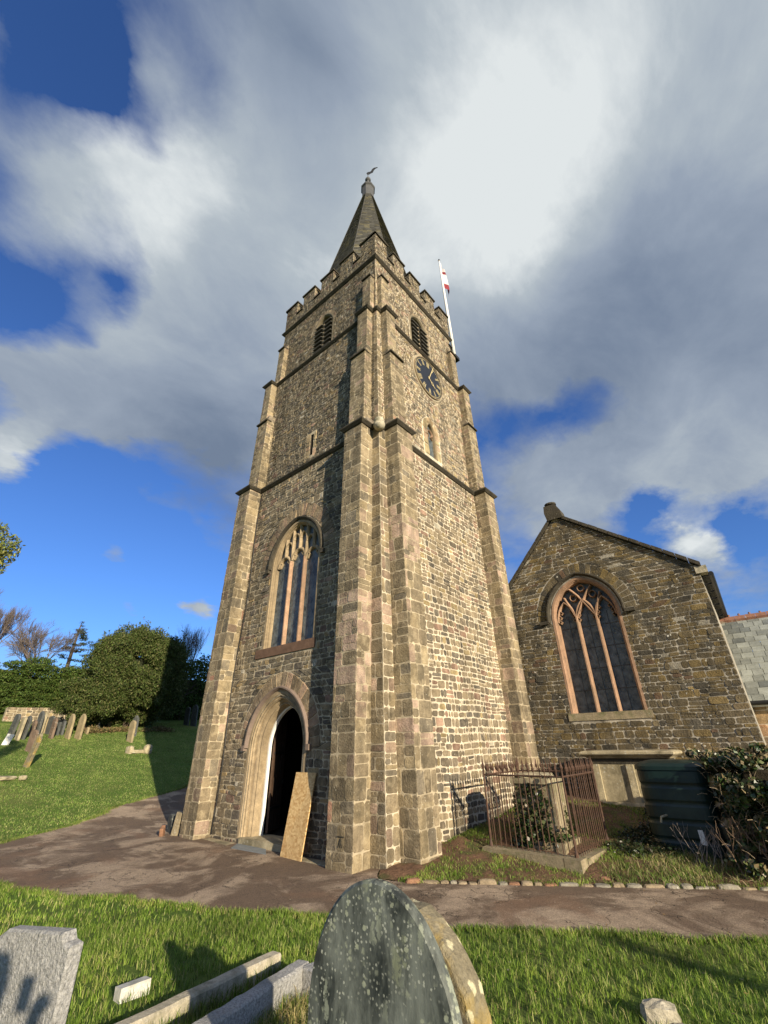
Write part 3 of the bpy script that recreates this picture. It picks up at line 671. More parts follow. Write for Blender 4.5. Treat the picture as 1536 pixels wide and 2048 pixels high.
# spire of slates
spm = MB(); cx, cy = -WX/2, WY/2; ZB, ZT = 18.6, 30.3; RB, RT = 2.5, .30
def octr(z): return RB+(RT-RB)*(z-ZB)/(ZT-ZB)
spm.add([(x, y, ZB-.05) for x, y in ((x0+.1, y0+.1), (x1-.1, y0+.1), (x1-.1, y1-.1), (x0+.1, y1-.1))], [(0, 1, 2, 3)], 1)
for s8 in range(8):
    a0 = math.pi/8+s8*math.pi/4; a1 = a0+math.pi/4
    def T(f, z, w=0.):
        r = octr(z)/math.cos(math.pi/8); A = Vector((math.cos(a0), math.sin(a0), 0))*r; B = Vector((math.cos(a1), math.sin(a1), 0))*r
        nn = Vector((math.cos((a0+a1)/2), math.sin((a0+a1)/2), 0)); p = A.lerp(B, f)+nn*w; return (cx+p.x, cy+p.y, z)
    z = ZB; row = 0
    while z < ZT:
        zt = min(z+.17, ZT+.05); wdt = 2*octr(z)*math.tan(math.pi/8); n = max(1, int(wdt/.22)); off = (row % 2)*.5/n
        es = sorted(set([0., 1.]+[min(max((k+off)/n, 0), 1) for k in range(n+1)]))
        for f0, f1 in zip(es[:-1], es[1:]):
            c = .8+.5*rng.random(); col = (.105*c, .10*c, .085*c) if rng.random() < .8 else (.15*c, .135*c, .09*c)
            spm.add([T(f0, z, .028+.008*rng.random()), T(f1, z, .028), T(f1, zt+.02, .0), T(f0, zt+.02, .0), T(f0, z, -.01), T(f1, z, -.01)], [(0, 1, 2, 3), (0, 4, 5, 1)], 0, col)
        z = zt; row += 1
    if True:
        T0 = [T(0, ZB+i*(ZT-ZB)/20, .012) for i in range(21)]; spm.tube(T0, [.022]*21, 5, 0, (.07, .065, .055))
spire = spm.build('spire', [M_['slate'], M_['lead']], tower)
mb = MB()
def octring(prof, n=8, rot=math.pi/8):
    vs = []; 
    for r, z in prof: vs += [(cx+r*math.cos(rot+2*math.pi*k/n), cy+r*math.sin(rot+2*math.pi*k/n), z) for k in range(n)]
    return vs, [(i*n+k, i*n+(k+1) % n, (i+1)*n+(k+1) % n, (i+1)*n+k) for i in range(len(prof)-1) for k in range(n)]
mb.add(*octring([(.33, 30.2), (.36, 30.35), (.37, 31.2), (.44, 31.27), (.44, 31.37), (.38, 31.4), (.1, 31.85), (.0, 31.86)]), 0); mb.build('collar', M_['lead'], spire)
mb = MB(); mb.add(*octring([(.085, 31.8), (.085, 32.25), (.16, 32.32), (.18, 32.42), (.13, 32.56), (.05, 32.62), (.02, 32.64), (.02, 33.2), (0, 33.2)], 12), 0); mb.build('finial', M_['lead'], spire)
mb = MB()     # weathercock seen as a swept tail and a small head
tpts = [(0, 33.25), (-.06, 33.45), (.06, 33.6), (.16, 33.62), (.24, 33.72), (.30, 33.95), (.42, 34.12), (.62, 34.2), (.66, 34.16), (.5, 34.0), (.4, 33.8), (.34, 33.55), (.2, 33.42), (.1, 33.3)]
tpts = [(a, b-.12) for a, b in tpts]
mb.prism(tpts, lambda u, v, w: (cx-.05+u*.75, cy+u*.65+w*.02, v), -.5, .5); mb.tube([(cx, cy, 33.0), (cx, cy, 33.3)], .02, 6); mb.build('weathercock', M_['iron_black'], spire)

# ---- door
ds = MB()
sweep(ds, ML, door_o, [(.13, -.02), (.13, .012), (.05, .012), (.035, -.0), (.0, -.0), (-.02, -.035), (-.05, -.03), (-.075, -.07), (-.06, -.10), (-.11, -.12), (-.14, -.17), (-.17, -.165), (-.19, -.20), (-.20, -.30), (-.21, -.34)], 16, col=(.42, .33, .2))
dsur = ds.build('door_surround', M_['buff'], tower)
hm = MB(); sweep(hm, ML, door_o, [(.12, .0), (.14, .05), (.17, .09), (.20, .09), (.22, .02), (.22, -.01)], 16, v0=1.93)
for s_ in (-1, 1):
    u = -3.35+s_*1.16; hm.box(min(u, u+s_*.1), max(u, u+s_*.1), -.0, .1, 1.84, 1.96, T=lambda x, y, z: ML(x, z, y))
hm.build('hood_mould', surf('dusky_hood', (.2, .15, .12), .9, .2), dsur)
fr = MB(); sweep(fr, ML, door_i, [(.03, -.345), (-.025, -.345), (-.025, -.42), (.03, -.42)], 14); fr.build('door_frame', M_['white_paint'], tower)
# open leaf hinged on the left jamb, swung inwards
lf = MB(); cxl = -4.05; ang = math.radians(122); hx, hy = cxl, .47; LW = .76
LP = [(0, .17)]+[(0, 1.9)]; ai = door_i
for i in range(1, 13):
    u = LW*i/12; hh = ai.half(1.9, 0); x = -3.35-.72+u
    v = 1.9; 
    lo_, hi_ = 1.9, ai.top()
    for _ in range(20):
        mid = (lo_+hi_)/2; hf = ai.half(mid)
        if hf and abs(x+3.35) < hf: lo_ = mid
        else: hi_ = mid
    LP.append((u, lo_-.02))
LP.append((LW, .17))
TL = lambda u, v, w: (hx+u*math.cos(ang)+w*math.sin(ang), hy+u*math.sin(ang)-w*math.cos(ang), v)
lf.prism(LP, TL, 0, .05); 
for k in range(1, 6): lf.box(k*.13-.004, k*.13+.004, .05, .056, .2, 2.0, 1, T=lambda x, y, z: TL(x, z, y))
dr = lf.build('door', [M_['wood_dark'], M_['iron_black']], tower)
for zz in (.6, 1.75): hd = MB(); hd.box(.02, .7, .05, .062, zz, zz+.06, 0, T=lambda x, y, z: TL(x, z, y)); hd.build('hinge', M_['iron_black'], dr)
hd = MB(); hd.tube([TL(.66+.04*math.cos(t), 1.15+.06*math.sin(t), .075) for t in np.linspace(0, 6.283, 13)], .012, 6); hd.build('handle', M_['iron_black'], dr)

# ---- perpendicular style windows
def window(parent, M, A, nlights, glassd, tracery_fn, sillbox, mats, mw=.11, bars=()):
    w = MB(); sweep(w, M, A, [(.07, -.02), (.07, .012), (.0, .012), (-.01, -.02), (-.03, -.03), (-.035, -.07), (-.06, -.08), (-.065, -glassd-.02)], 16); fr_ = w.build('window', mats[0], parent)
    g = MB(); pts = A.path(-.03, 12, True); g.prism(pts, M, -glassd, -glassd-.02); g.build('glass', M_['glass'], fr_)
    pitch = 2*(A.a-.075)/nlights; ML_ = MB()
    for k in range(1, nlights):
        u = A.cx-A.a+.075+k*pitch; mm = MB()
        prof = [(-mw/2, -glassd+.02), (-mw/2, -glassd+.07), (-mw*.18, -.05), (mw*.18, -.05), (mw/2, -glassd+.07), (mw/2, -glassd+.02)]
        vs = [tuple(M(u+a, v, d)) for v in (A.v0, A.vs+.02) for a, d in prof]; n = 6
        mm.add(vs, [(i, (i+1) % n, n+(i+1) % n, n+i) for i in range(n)]+[tuple(range(n))]); mm.build('mullion', mats[1], fr_)
    t = MB(); tracery_fn(t, pitch); t.build('tracery', mats[0], fr_)
    s = MB(); s.prism(sillbox, lambda u, v, w_: M(*((u, v) if True else 0), w_), -glassd-.02, .03); s.build('sill', mats[2], fr_)
    b = MB(); 
    for k in range(nlights):
        u = A.cx-A.a+.075+(k+.5)*pitch; b.tube([M(u, A.v0+.02, -glassd+.012), M(u, A.vs+.1, -glassd+.012)], .007, 4)
    for z in bars: b.tube([M(A.cx-A.a+.08, z, -glassd+.014), M(A.cx+A.a-.08, z, -glassd+.014)], .008, 4)
    if bars: b.build('saddle_bars', M_['lead'], fr_)
    return fr_
def strip(t, M, pts, wid, d0, d1, col=(.5, .5, .5)):
    """a moulded bar following pts in the wall plane"""
    n = len(pts); L1 = []; L2 = []
    for i, p in enumerate(pts):
        a = pts[max(i-1, 0)]; b = pts[min(i+1, n-1)]; dx, dy = b[0]-a[0], b[1]-a[1]; l = math.hypot(dx, dy) or 1
        nx, ny = -dy/l, dx/l; L1.append((p[0]+nx*wid/2, p[1]+ny*wid/2)); L2.append((p[0]-nx*wid/2, p[1]-ny*wid/2))
    md = (d0+d1)/2
    vs = []
    for i in range(n):
        c = pts[i]; vs += [M(L1[i][0], L1[i][1], d0), M(L1[i][0], L1[i][1], md), M(c[0]*.7+L1[i][0]*.3, c[1]*.7+L1[i][1]*.3, d1), M(c[0]*.7+L2[i][0]*.3, c[1]*.7+L2[i][1]*.3, d1), M(L2[i][0], L2[i][1], md), M(L2[i][0], L2[i][1], d0)]
    fs = [(i*6+k, i*6+(k+1) % 6, (i+1)*6+(k+1) % 6, (i+1)*6+k) for i in range(n-1) for k in range(6)]
    t.add([tuple(v) for v in vs], fs, 0, col)
def archpts(u0, u1, v, h, n=8):
    A = Arch((u0+u1)/2, (u1-u0)/2, v, v, h); return A.path(0, n, False)
def trac_west(t, pitch):
    A = win_o; u0 = A.cx-A.a+.075; gd = .17
    for k in range(3):
        a = u0+k*pitch; b = a+pitch
        vtop = 6.55+(.12 if k == 1 else 0)
        P = archpts(a+.03, b-.03, vtop, .30, 6); strip(t, ML, P, .10, -gd, -.08)
        # cusps
        for s_ in (-1, 1):
            c = ((a+b)/2+s_*.17, vtop+.1); strip(t, ML, [(c[0]+s_*.07, c[1]+.1), (c[0]-s_*.04, c[1]+.03), (c[0]+s_*.05, c[1]-.08)], .05, -gd, -.10)
        mid = (a+b)/2; ht = A.half
        for u, zb in ((mid, vtop+.28), (a if k else None, 6.5)):
            if u is None: continue
            z = zb
            while z < 8.2 and (A.half(z) or 0) > abs(u-A.cx)+.03: z += .03
            strip(t, ML, [(u, zb), (u, z+.03)], .085, -gd, -.08)
    for k in range(1, 5):
        a = u0+k*pitch/2; b = a+pitch/2
        P = archpts(a+.02, b-.02, 7.12 if k in (1, 4) else 7.32, .16, 5); strip(t, ML, P, .07, -gd, -.08)
wsill = [(-4.62, 4.02), (-2.2, 4.02), (-2.2, 4.25), (-4.62, 4.25)]
ww = window(tower, ML, win_o, 3, .17, trac_west, wsill, (M_['buff'], M_['red'], surf('sill_redstone', (.15, .09, .06), .9, .3)), .10)
ww['label'] = 'tall three-light traceried window above the door'
hm = MB(); sweep(hm, ML, win_o, [(.07, .0), (.09, .06), (.13, .09), (.16, .09), (.18, .02), (.18, -.01)], 16, v0=6.55)
for s_ in (-1, 1):
    u = win_o.cx+s_*1.16; hm.box(min(u-.03, u+s_*.1), max(u+.03, u+s_*.1), -.0, .09, 6.45, 6.57, T=lambda x, y, z: ML(x, z, y))
hm.build('hood_mould', M_['dark_string'], ww)
# belfry openings with slate louvres
def belfry(M, A, par_, lab):
    w = MB(); sweep(w, M, A, [(.1, -.02), (.1, .012), (.02, .012), (.0, .0), (-.03, -.05), (-.03, -.4)], 10); o = w.build('belfry_opening', M_['dress'] if False else surf('belfry_stone', (.2, .165, .11), .9, .3), par_)
    o['label'] = lab
    bk = MB(); bk.prism(A.path(.0, 8, True), M, -.42, -.45); bk.build('shade_panel', M_['black_paint_and_shade'], o)  # black panel put behind the louvres for the belfry's inner shade
    c = A.cx; mm = MB(); mm.box(c-.045, c+.045, -.22, -.04, A.v0, A.vs+.3, T=lambda x, y, z: M(x, z, y))
    for s_ in (-1, 1): strip(mm, M, archpts(min(c, c+s_*A.a)+.02, max(c, c+s_*A.a)-.02, A.vs-.1, .36, 6), .07, -.2, -.05)
    mm.build('mullion', M_['buff'], o)
    for k in range(8):
        z = A.v0+.08+k*.235; h_ = A.half(z+.1) or .1
        lv = MB()
        for s_ in (-1, 1):
            ua, ub = (c-h_+.03, c-.045) if s_ < 0 else (c+.045, c+h_-.03)
            if ub-ua < .08: continue
            lv.add([tuple(M(u, v, d)) for u in (ua, ub) for v, d in ((z, .07), (z+.03, .07), (z+.2, -.26), (z+.17, -.26))], [(0, 1, 5, 4), (1, 2, 6, 5), (2, 3, 7, 6), (3, 0, 4, 7), (0, 3, 2, 1), (4, 5, 6, 7)])
        if lv.v: lv.build('louvre', surf_lv, o)
surf_lv = surf('louvre_slate', (.10, .095, .08), .8, .25)
belfry(ML, bel_l, tower, 'louvred belfry opening on the door side'); belfry(MR, bel_r, tower, 'louvred belfry opening above the clock')
# slit and small lancet
mb = MB(); mb.box(slit[0]-.0, slit[1]+.0, -.35, -.3, slit[2], slit[3], T=lambda x, y, z: ML(x, z, y))
for a, b in ((slit[0]-.001, slit[0]), (slit[1], slit[1]+.001)): mb.box(a, b, -.3, .0, slit[2], slit[3], T=lambda x, y, z: ML(x, z, y))
mb.build('slit_window', M_['interior'], tower)
w = MB(); sweep(w, MR, lan, [(.02, -.01), (.02, .014), (0, .012), (-.02, -.03), (-.02, -.25)], 8); o = w.build('lancet_window', M_['buff'], tower)
g = MB(); g.prism(lan.path(-.01, 6, True), MR, -.11, -.13); g.build('glass', M_['glass'], o)
t = MB(); strip(t, MR, archpts(2.78, 3.12, 11.12, .2, 5), .05, -.11, -.04); strip(t, MR, [(2.80, 11.2), (2.9, 11.05), (2.80, 10.98)], .03, -.11, -.05); strip(t, MR, [(3.1, 11.2), (3.0, 11.05), (3.10, 10.98)], .03, -.11, -.05); t.build('tracery', M_['red'], o)
# pale patch stones on the clock side and the ruddy disc on the door side
# ---- clock
KC = (3.08, 13.8); kr = .86
ck = bpy.data.objects.new('clock', None); COL.objects.link(ck); ck.parent = tower; ck['label'] = 'round black tower clock with gold roman numerals'
TC = lambda u, v, w: (-bt(13.8)+.03+w, KC[0]+u, KC[1]+v)
def disc(r, w0, w1, mat, name, n=48):
    mb = MB(); mb.prism([(r*math.cos(2*math.pi*i/n), r*math.sin(2*math.pi*i/n)) for i in range(n)], TC, w0, w1); return mb.build(name, mat, ck)
disc(.95, -.10, .0, surf('pale_ring', (.32, .27, .19), .9, .2), 'stone_ring'); disc(kr, -.0, .03, M_['black_paint_and_shade'], 'dial')
def annulus(r0, r1, w0, w1, name, mat, n=64):
    mb = MB(); vs = [tuple(TC(r*math.cos(2*math.pi*i/n), r*math.sin(2*math.pi*i/n), w)) for r, w in ((r0, w0), (r0, w1), (r1, w1), (r1, w0)) for i in range(n)]
    mb.add(vs, [(a*n+i, a*n+(i+1) % n, ((a+1) % 4)*n+(i+1) % n, ((a+1) % 4)*n+i) for a in range(4) for i in range(n)]); return mb.build(name, mat, ck)
annulus(.850, .872, .0, .05, 'rim', M_['buff']); annulus(.775, .785, .03, .034, 'minute_ring', M_['gold'])
def bar(mb, ang, r0, r1, off0, off1, wd, w0=.03, w1=.036):
    # stroke between radii r0,r1 with sideways offsets, at clockwise angle ang; seen from +X, +Y is to the right
    s, c = math.sin(ang), math.cos(ang)
    def P(r, o_): return (r*s+o_*c, r*c-o_*s)
    a = P(r0, off0-wd/2); b = P(r0, off0+wd/2); c2 = P(r1, off1+wd/2); d2 = P(r1, off1-wd/2); mb.prism([a, b, c2, d2], TC, w0, w1)
ROM = ['XII', 'I', 'II', 'III', 'IIII', 'V', 'VI', 'VII', 'VIII', 'IX', 'X', 'XI']
for k in range(12):
    mb = MB(); s_ = ROM[k]; wid = {'I': .045, 'V': .085, 'X': .085}; tot = sum(wid[c] for c in s_); o_ = -tot/2; an = k*math.pi/6
    for ch in s_:
        w_ = wid[ch]; c = o_+w_/2
        if ch == 'I': bar(mb, an, .52, .75, c, c, .018)
        elif ch == 'V': bar(mb, an, .75, .52, c-.03, c, .02); bar(mb, an, .75, .52, c+.03, c, .011, .0302, .0358)
        else: bar(mb, an, .75, .52, c-.03, c+.03, .02); bar(mb, an, .75, .52, c+.03, c-.03, .011, .0302, .0358)
        o_ += w_
    mb.build('numeral', M_['gold'], ck)
mb = MB()
for k in range(60): bar(mb, k*math.pi/30, .79, .83, 0, 0, .008)
mb.build('minute_marks', M_['gold'], ck)
hd = MB(); bar(hd, math.radians(24), -.1, .78, 0, 0, .03, .06, .066); hd.build('minute_hand', M_['gold'], ck)
hd = MB(); an = math.radians(128); bar(hd, an, -.06, .18, 0, 0, .035, .045, .05)
for i in range(12):
    t0, t1 = i*math.pi/6, (i+1)*math.pi/6; s, c = math.sin(an), math.cos(an)
    q = [((.26+rr*1.4*math.cos(t))*s+rr*math.sin(t)*c, (.26+rr*1.4*math.cos(t))*c-rr*math.sin(t)*s) for rr, t in ((.04, t0), (.065, t0), (.065, t1), (.04, t1))]; hd.prism(q, TC, .045, .05)
bar(hd, an, .34, .48, 0, 0, .03, .045, .05); hd.build('hour_hand', M_['gold'], ck)
# carved head at the near corner under the first string
bpy_me = MB(); gx, gy, gz = -bt(9.5)+.04, bt(9.5)-.04, H1-.06
for (dx, dz, r) in ((0, 0, .17), (.07, -.1, .11), (.02, .1, .15)):
    pts = []; n = 10
    vs = [(gx+dx+r*math.sin(p)*math.cos(q)*1., gy-dx+r*math.sin(p)*math.sin(q), gz+dz+r*math.cos(p)) for p in np.linspace(.01, 3.13, 7) for q in np.linspace(0, 6.283, n, endpoint=False)]
    bpy_me.add(vs, [(i*n+k, i*n+(k+1) % n, (i+1)*n+(k+1) % n, (i+1)*n+k) for i in range(6) for k in range(n)])
bpy_me.build('carved_head', M_['kerbstone'], tower, True)
# lightning cable down the wall
cb = MB(); cb.tube([(-5.5+.06*math.sin(z*1.3)+.02*z*.4-(.0 if z > 3 else (.0)), bt(z)-.035, z) for z in np.linspace(.1, 9.6, 30)], .013, 5); cb.build('cable', M_['iron_black'], tower)
# door slabs
def slab(name, pts, z0, z1, mat, label, cat):
    mb = MB(); mb.prism(pts, lambda u, v, w: (u, v, w), z0, z1); o = mb.build(name, mat); tag(o, label, cat); return o
slab('doorstep', [(-4.3, -.06), (-2.4, -.06), (-2.4, .6), (-4.3, .6)], -.2, .14, M_['chest'], 'pale stone step in the tower doorway', 'doorstep')
slab('paving_slab', [(-5.75, -.02), (-4.45, -.05), (-4.35, -.32), (-5.72, -.20)], -.1, .03, M_['chest'], 'pale stone slab at the foot of the wall left of the door', 'paving slab')
slab('paving_slab', [(-4.3, -.07), (-3.25, -.07), (-2.85, -.36), (-4.0, -.42)], -.1, .035, surf('blue_slate', (.2, .22, .23), .6, .2), 'blue grey slate slab before the doorstep', 'paving slab')
slab('paving_slab', [(-2.5, -.07), (-1.1, -.07), (-1.1, -.33), (-2.3, -.30)], -.1, .03, M_['chest'], 'shaded stone slab behind the foot of the board', 'paving slab')
# board
mb = MB(); q = [Vector((-2.49, -.30, .0)), Vector((-1.81, -.35, -.0)), Vector((-1.83, -.06, 1.43)), Vector((-2.45, -.06, 1.43))]
nn = (q[1]-q[0]).cross(q[3]-q[0]).normalized()*.022
mb.add([tuple(p) for p in q]+[tuple(p-nn) for p in q], [(0, 1, 2, 3), (7, 6, 5, 4), (0, 4, 5, 1), (1, 5, 6, 2), (2, 6, 7, 3), (3, 7, 4, 0)])
tag(mb.build('wooden_board', M_['osb']), 'tall narrow strand board sheet leaning beside the church doorway', 'board')

# ------------------------------------------------------------------ aisle gable
GY, GYAW = 7.3, .04; g_t = (math.cos(GYAW), math.sin(GYAW)); g_n = (math.sin(GYAW), -math.cos(GYAW))
MG = lambda u, v, w: (1.3+u*g_t[0]+w*g_n[0], GY+u*g_t[1]+w*g_n[1], v)
aisle = thing('church_aisle', 'dark stone gabled church aisle with an arched three-light window', 'church aisle', (0, 0, 0))
gapx, gapz = .52, 8.93; gR, gRz = 4.02, 6.2; gL, gLz = -3.2, 4.85
ga = Arch(.78, .95, 2.63, 5.4, 1.16)
def gbase(v):
    r = gR if v <= gRz else gapx+(gR-gapx)*(gapz-v)/(gapz-gRz)
    l = gL if v <= gLz else gapx+(gL-gapx)*(gapz-v)/(gapz-gLz)
    return [(l, r)] if r-l > .02 else []
mb = MB(); vs = vlist(-.3, gapz, [(gLz, gapz, .1), (5.4, ga.top(), .06), (gRz, gRz, 1), (2.63, 2.63, 1)])
panel(mb, MG, vs, lambda v: subtract(gbase(v), [(ga.cx-ga.half(v), ga.cx+ga.half(v)) if ga.half(v) else None]))
def ivg(v):
    d = .075 if v <= ga.vs else .55
    h_ = ga.half(v, d)
    if h_ is None and 2.35 < v < 2.63: h_ = ga.a+.1
    return subtract(gbase(v), [(ga.cx-h_, ga.cx+h_) if h_ and v > 2.35 else None])
masonry(mb, MG, courses(.2, gapz-.15, .08, .2, rng), ivg, (.12, .45), .005, .010, pal_gable, rng, 1, warp=.008, split=.3)
voussoirs(mb, MG, ga, .2, .54, 13, pal_gable, rng, .012)
aw = mb.build('gable_wall', [M_['mortar_dark'], M_['stone_gable']], aisle)
# side wall, roof, eaves
mb = MB(); D = 14.
GB = lambda u, v, w: MG(u, v, -w)
mb.add([GB(gR, -.3, 0), GB(gR, -.3, D), GB(gR, gRz, D), GB(gR, gRz, 0)], [(0, 1, 2, 3)]); mb.build('side_wall', M_['mortar_dark'], aisle)
rf = MB()
for (ue, ze) in ((gR+.18, gRz-.14), (gL-.2, gLz-.15)):
    n = 26; 
    for i in range(n):
        f0, f1 = i/n, (i+1)/n; c = .8+.4*rng.random()
        P = lambda f, w, e=0.: GB(ue+(gapx-ue)*f, ze+(gapz+.06-ze)*f+e, w)
        rf.add([P(f0, .12, .04), P(f0, D, .04), P(f1, D, .0), P(f1, .12, .0), P(f0, .12, .02), P(f0, D, .02)], [(0, 1, 2, 3), (0, 4, 5, 1)], 0, (.1*c, .1*c, .09*c))
rf.build('roof', M_['slate'], aisle)
cp = MB()
for (ue, ze) in ((gR+.10, gRz-.06), (gL, gLz)):
    n = 14
    for i in range(n):
        f0, f1 = i/n+.002, (i+1)/n-.002; P = lambda f, w, e: GB(ue+(gapx-ue)*f, ze+(gapz+.02-ze)*f+e, w)
        e0 = .02+.012*rng.random(); th = .12
        vs = [P(f, w, e) for f in (f0, f1) for w, e in ((-.10, e0), (.3, e0), (.3, e0+th), (-.10, e0+th))]
        cp = MB(); cp.add(vs, [(0, 1, 2, 3), (4, 7, 6, 5), (0, 4, 5, 1), (1, 5, 6, 2), (2, 6, 7, 3), (3, 7, 4, 0)]); cp.build('coping', M_['dark_string'], aisle)
kn = MB()
kn.box(gR-.08, gR+.2, -.06, .26, gRz-.22, gRz-.02, T=lambda x, y, z: GB(x, z, y)); kn.build('kneeler', M_['kerbstone'], aisle)
ac = MB(); T = lambda x, y, z: GB(x, z, y)
ac.add([T(*p) for p in [(.30, -.13, 8.8), (.84, -.13, 8.8), (.84, .34, 8.8), (.30, .34, 8.8), (.25, -.15, 9.1), (.80, -.15, 9.1), (.80, .3, 9.1), (.25, .3, 9.1), (.27, -.12, 9.38), (.66, -.12, 9.38), (.66, .28, 9.38), (.27, .28, 9.38)]],
       [(i*4+k, i*4+(k+1) % 4, (i+1)*4+(k+1) % 4, (i+1)*4+k) for i in range(2) for k in range(4)]+[(8, 9, 10, 11)])
ac.tube([T(.47, .08, 9.36), T(.47, .08, 9.42), T(.47, .08, 9.44), T(.47, .08, 9.5)], [.12, .12, .2, .2], 14); ac.build('apex_stone', M_['dark_string'], aisle)
gt = MB(); gt.tube([T(gR+.24, .1, gRz-.24), T(gR+.24, 8.5, gRz-.24)], .065, 8); 
for k in range(9): gt.box(gR, gR+.24, .3+k*.95, .36+k*.95, gRz-.24, gRz-.19, T=T)
gt.build('gutter', M_['iron_black'], aisle)
def trac_gable(t, pitch):
    A = ga; u0 = A.cx-A.a+.075; gd = .28
    for k in range(3):
        a = u0+k*pitch; b = a+pitch; P = archpts(a, b, 5.3, .62, 8)
        if k < 2: strip(t, MG, P, .085, -gd, -.08)
        else: strip(t, MG, P[:len(P)//2+1]+[(p[0], p[1]) for p in P[len(P)//2+1:]], .085, -gd, -.08)
        for s_ in (-1, 1):
            for q in range(3):
                z = 5.32+q*.14; h_ = pitch/2-.03-q*q*.02; c = (a+b)/2
                strip(t, MG, [(c+s_*h_, z+.06), (c+s_*(h_-.08), z), (c+s_*(h_-.02), z-.05)], .03, -gd, -.12)
    # intersecting sweeps above the lights
    for c0, c1 in ((u0+pitch, u0+2.45*pitch), (u0+2*pitch, u0+.55*pitch), (u0+pitch, u0+.1*pitch), (u0+2*pitch, u0+2.9*pitch)):
        P = []
        for i in range(9):
            f = i/8; u = c0+(c1-c0)*f; z = 5.35+1.15*math.sin(f*1.35)
            if (A.half(z) or 0) < abs(u-A.cx)+.03: break
            P.append((u, z))
        if len(P) > 1: strip(t, MG, P, .075, -gd, -.08)
    for (u, z) in ((A.cx-.27, 6.02), (A.cx+.33, 6.05), (A.cx+.02, 6.3)):
        strip(t, MG, [(u+.1*math.cos(x), z+.1*math.sin(x)) for x in np.linspace(0, 6.283, 13)], .035, -gd, -.12)
gwin = window(aisle, MG, ga, 3, .28, trac_gable, [(-.33, 2.43), (1.9, 2.43), (1.9, 2.63), (-.33, 2.63)], (M_['red'], M_['red'], M_['plinth']), .10, bars=(3.25, 3.85, 4.45, 5.1))
hm = MB(); sweep(hm, MG, ga, [(.12, .0), (.14, .05), (.17, .11), (.21, .11), (.23, .03), (.23, -.01)], 16, v0=5.32)
for s_ in (-1, 1):
    u = ga.cx+s_*1.18; hm.box(min(u-s_*.04, u+s_*.24), max(u-s_*.04, u+s_*.24), -.0, .12, 5.27, 5.37, T=lambda x, y, z: MG(x, z, y))
hm.build('hood_mould', M_['dark_string'], gwin)
# ------------------------------------------------------------------ porch
porch = thing('church_porch', 'low stone porch with a pale grey slate roof and red ridge tiles beyond the gable', 'porch')
py_ = 11.0; ez, rz = 2.98, 5.78; ry = py_+2.6
mb = MB(); MP = lambda u, v, w: (u, py_-w, v)
panel(mb, MP, [0, ez], lambda v: [(4.3, 8.6)]); masonry(mb, MP, courses(0.1, ez, .3, .5, rng), lambda v: [(4.3, 8.6)], (.35, .7), .01, .012, lambda r, u, v: pick(r, [(2, (.33, .2, .12)), (2, (.36, .25, .14)), (1, (.26, .2, .14))]), rng)
mb.add([(8.6, py_, 0), (8.6, ry*2-py_, 0), (8.6, ry*2-py_, ez), (8.6, ry, rz-.05), (8.6, py_, ez)], [(0, 1, 2, 3, 4)], 0); mb.build('wall', [M_['mortar'], M_['dress']], porch)
rf = MB(); n = 15
for sd in (0, 1):
    for i in range(n):
        f0, f1 = i/n, (i+1)/n; x = 4.3; off = (i % 2)*.16
        while x < 8.8:
            w = .26+.1*rng.random(); xx = x-off; c = .75+.5*rng.random(); cl = (.25*c, .26*c, .23*c) if rng.random() < .8 else (.14*c, .15*c, .14*c)
            y = lambda f: (py_-.2+(ry-py_+.2)*f) if sd == 0 else (2*ry-py_+.2-(ry-py_+.2)*f)
            z = lambda f: ez-.12+(rz-ez+.12)*f
            e = .022+.012*rng.random()
            rf.add([(xx+.006, y(f0), z(f0)+e), (xx+w-.006, y(f0), z(f0)+e), (xx+w-.006, y(f1), z(f1)+.004), (xx+.006, y(f1), z(f1)+.004), (xx+.006, y(f0), z(f0)-.01), (xx+w-.006, y(f0), z(f0)-.01)], [(0, 1, 2, 3), (0, 4, 5, 1)], 0, cl); x += w
rf.build('roof', M_['slate'], porch)
rd = MB(); x = 4.3
while x < 8.7:
    rd.tube([(x, ry, rz-.02+.01*rng.random()), (x+.3, ry, rz-.02)], .14, 8); rd.tube([(x+.14, ry, rz+.13), (x+.17, ry, rz+.16+.03*rng.random())], .04, 6); x += .31
rd.build('ridge_tiles', surf('red_ridge', (.30, .15, .10), .9, .3, 6, spots=.9, spotcol=(.5, .45, .36), spotscale=6, spotsize=.25), porch)
gu = MB(); gu.tube([(4.3, py_-.26, ez-.16), (8.7, py_-.26, ez-.16)], .06, 8); gu.build('gutter', M_['iron_black'], porch)
fa = MB(); fa.box(4.3, 8.65, py_-.14, py_-.02, ez-.26, ez-.12); fa.build('fascia', M_['white_paint'], porch)

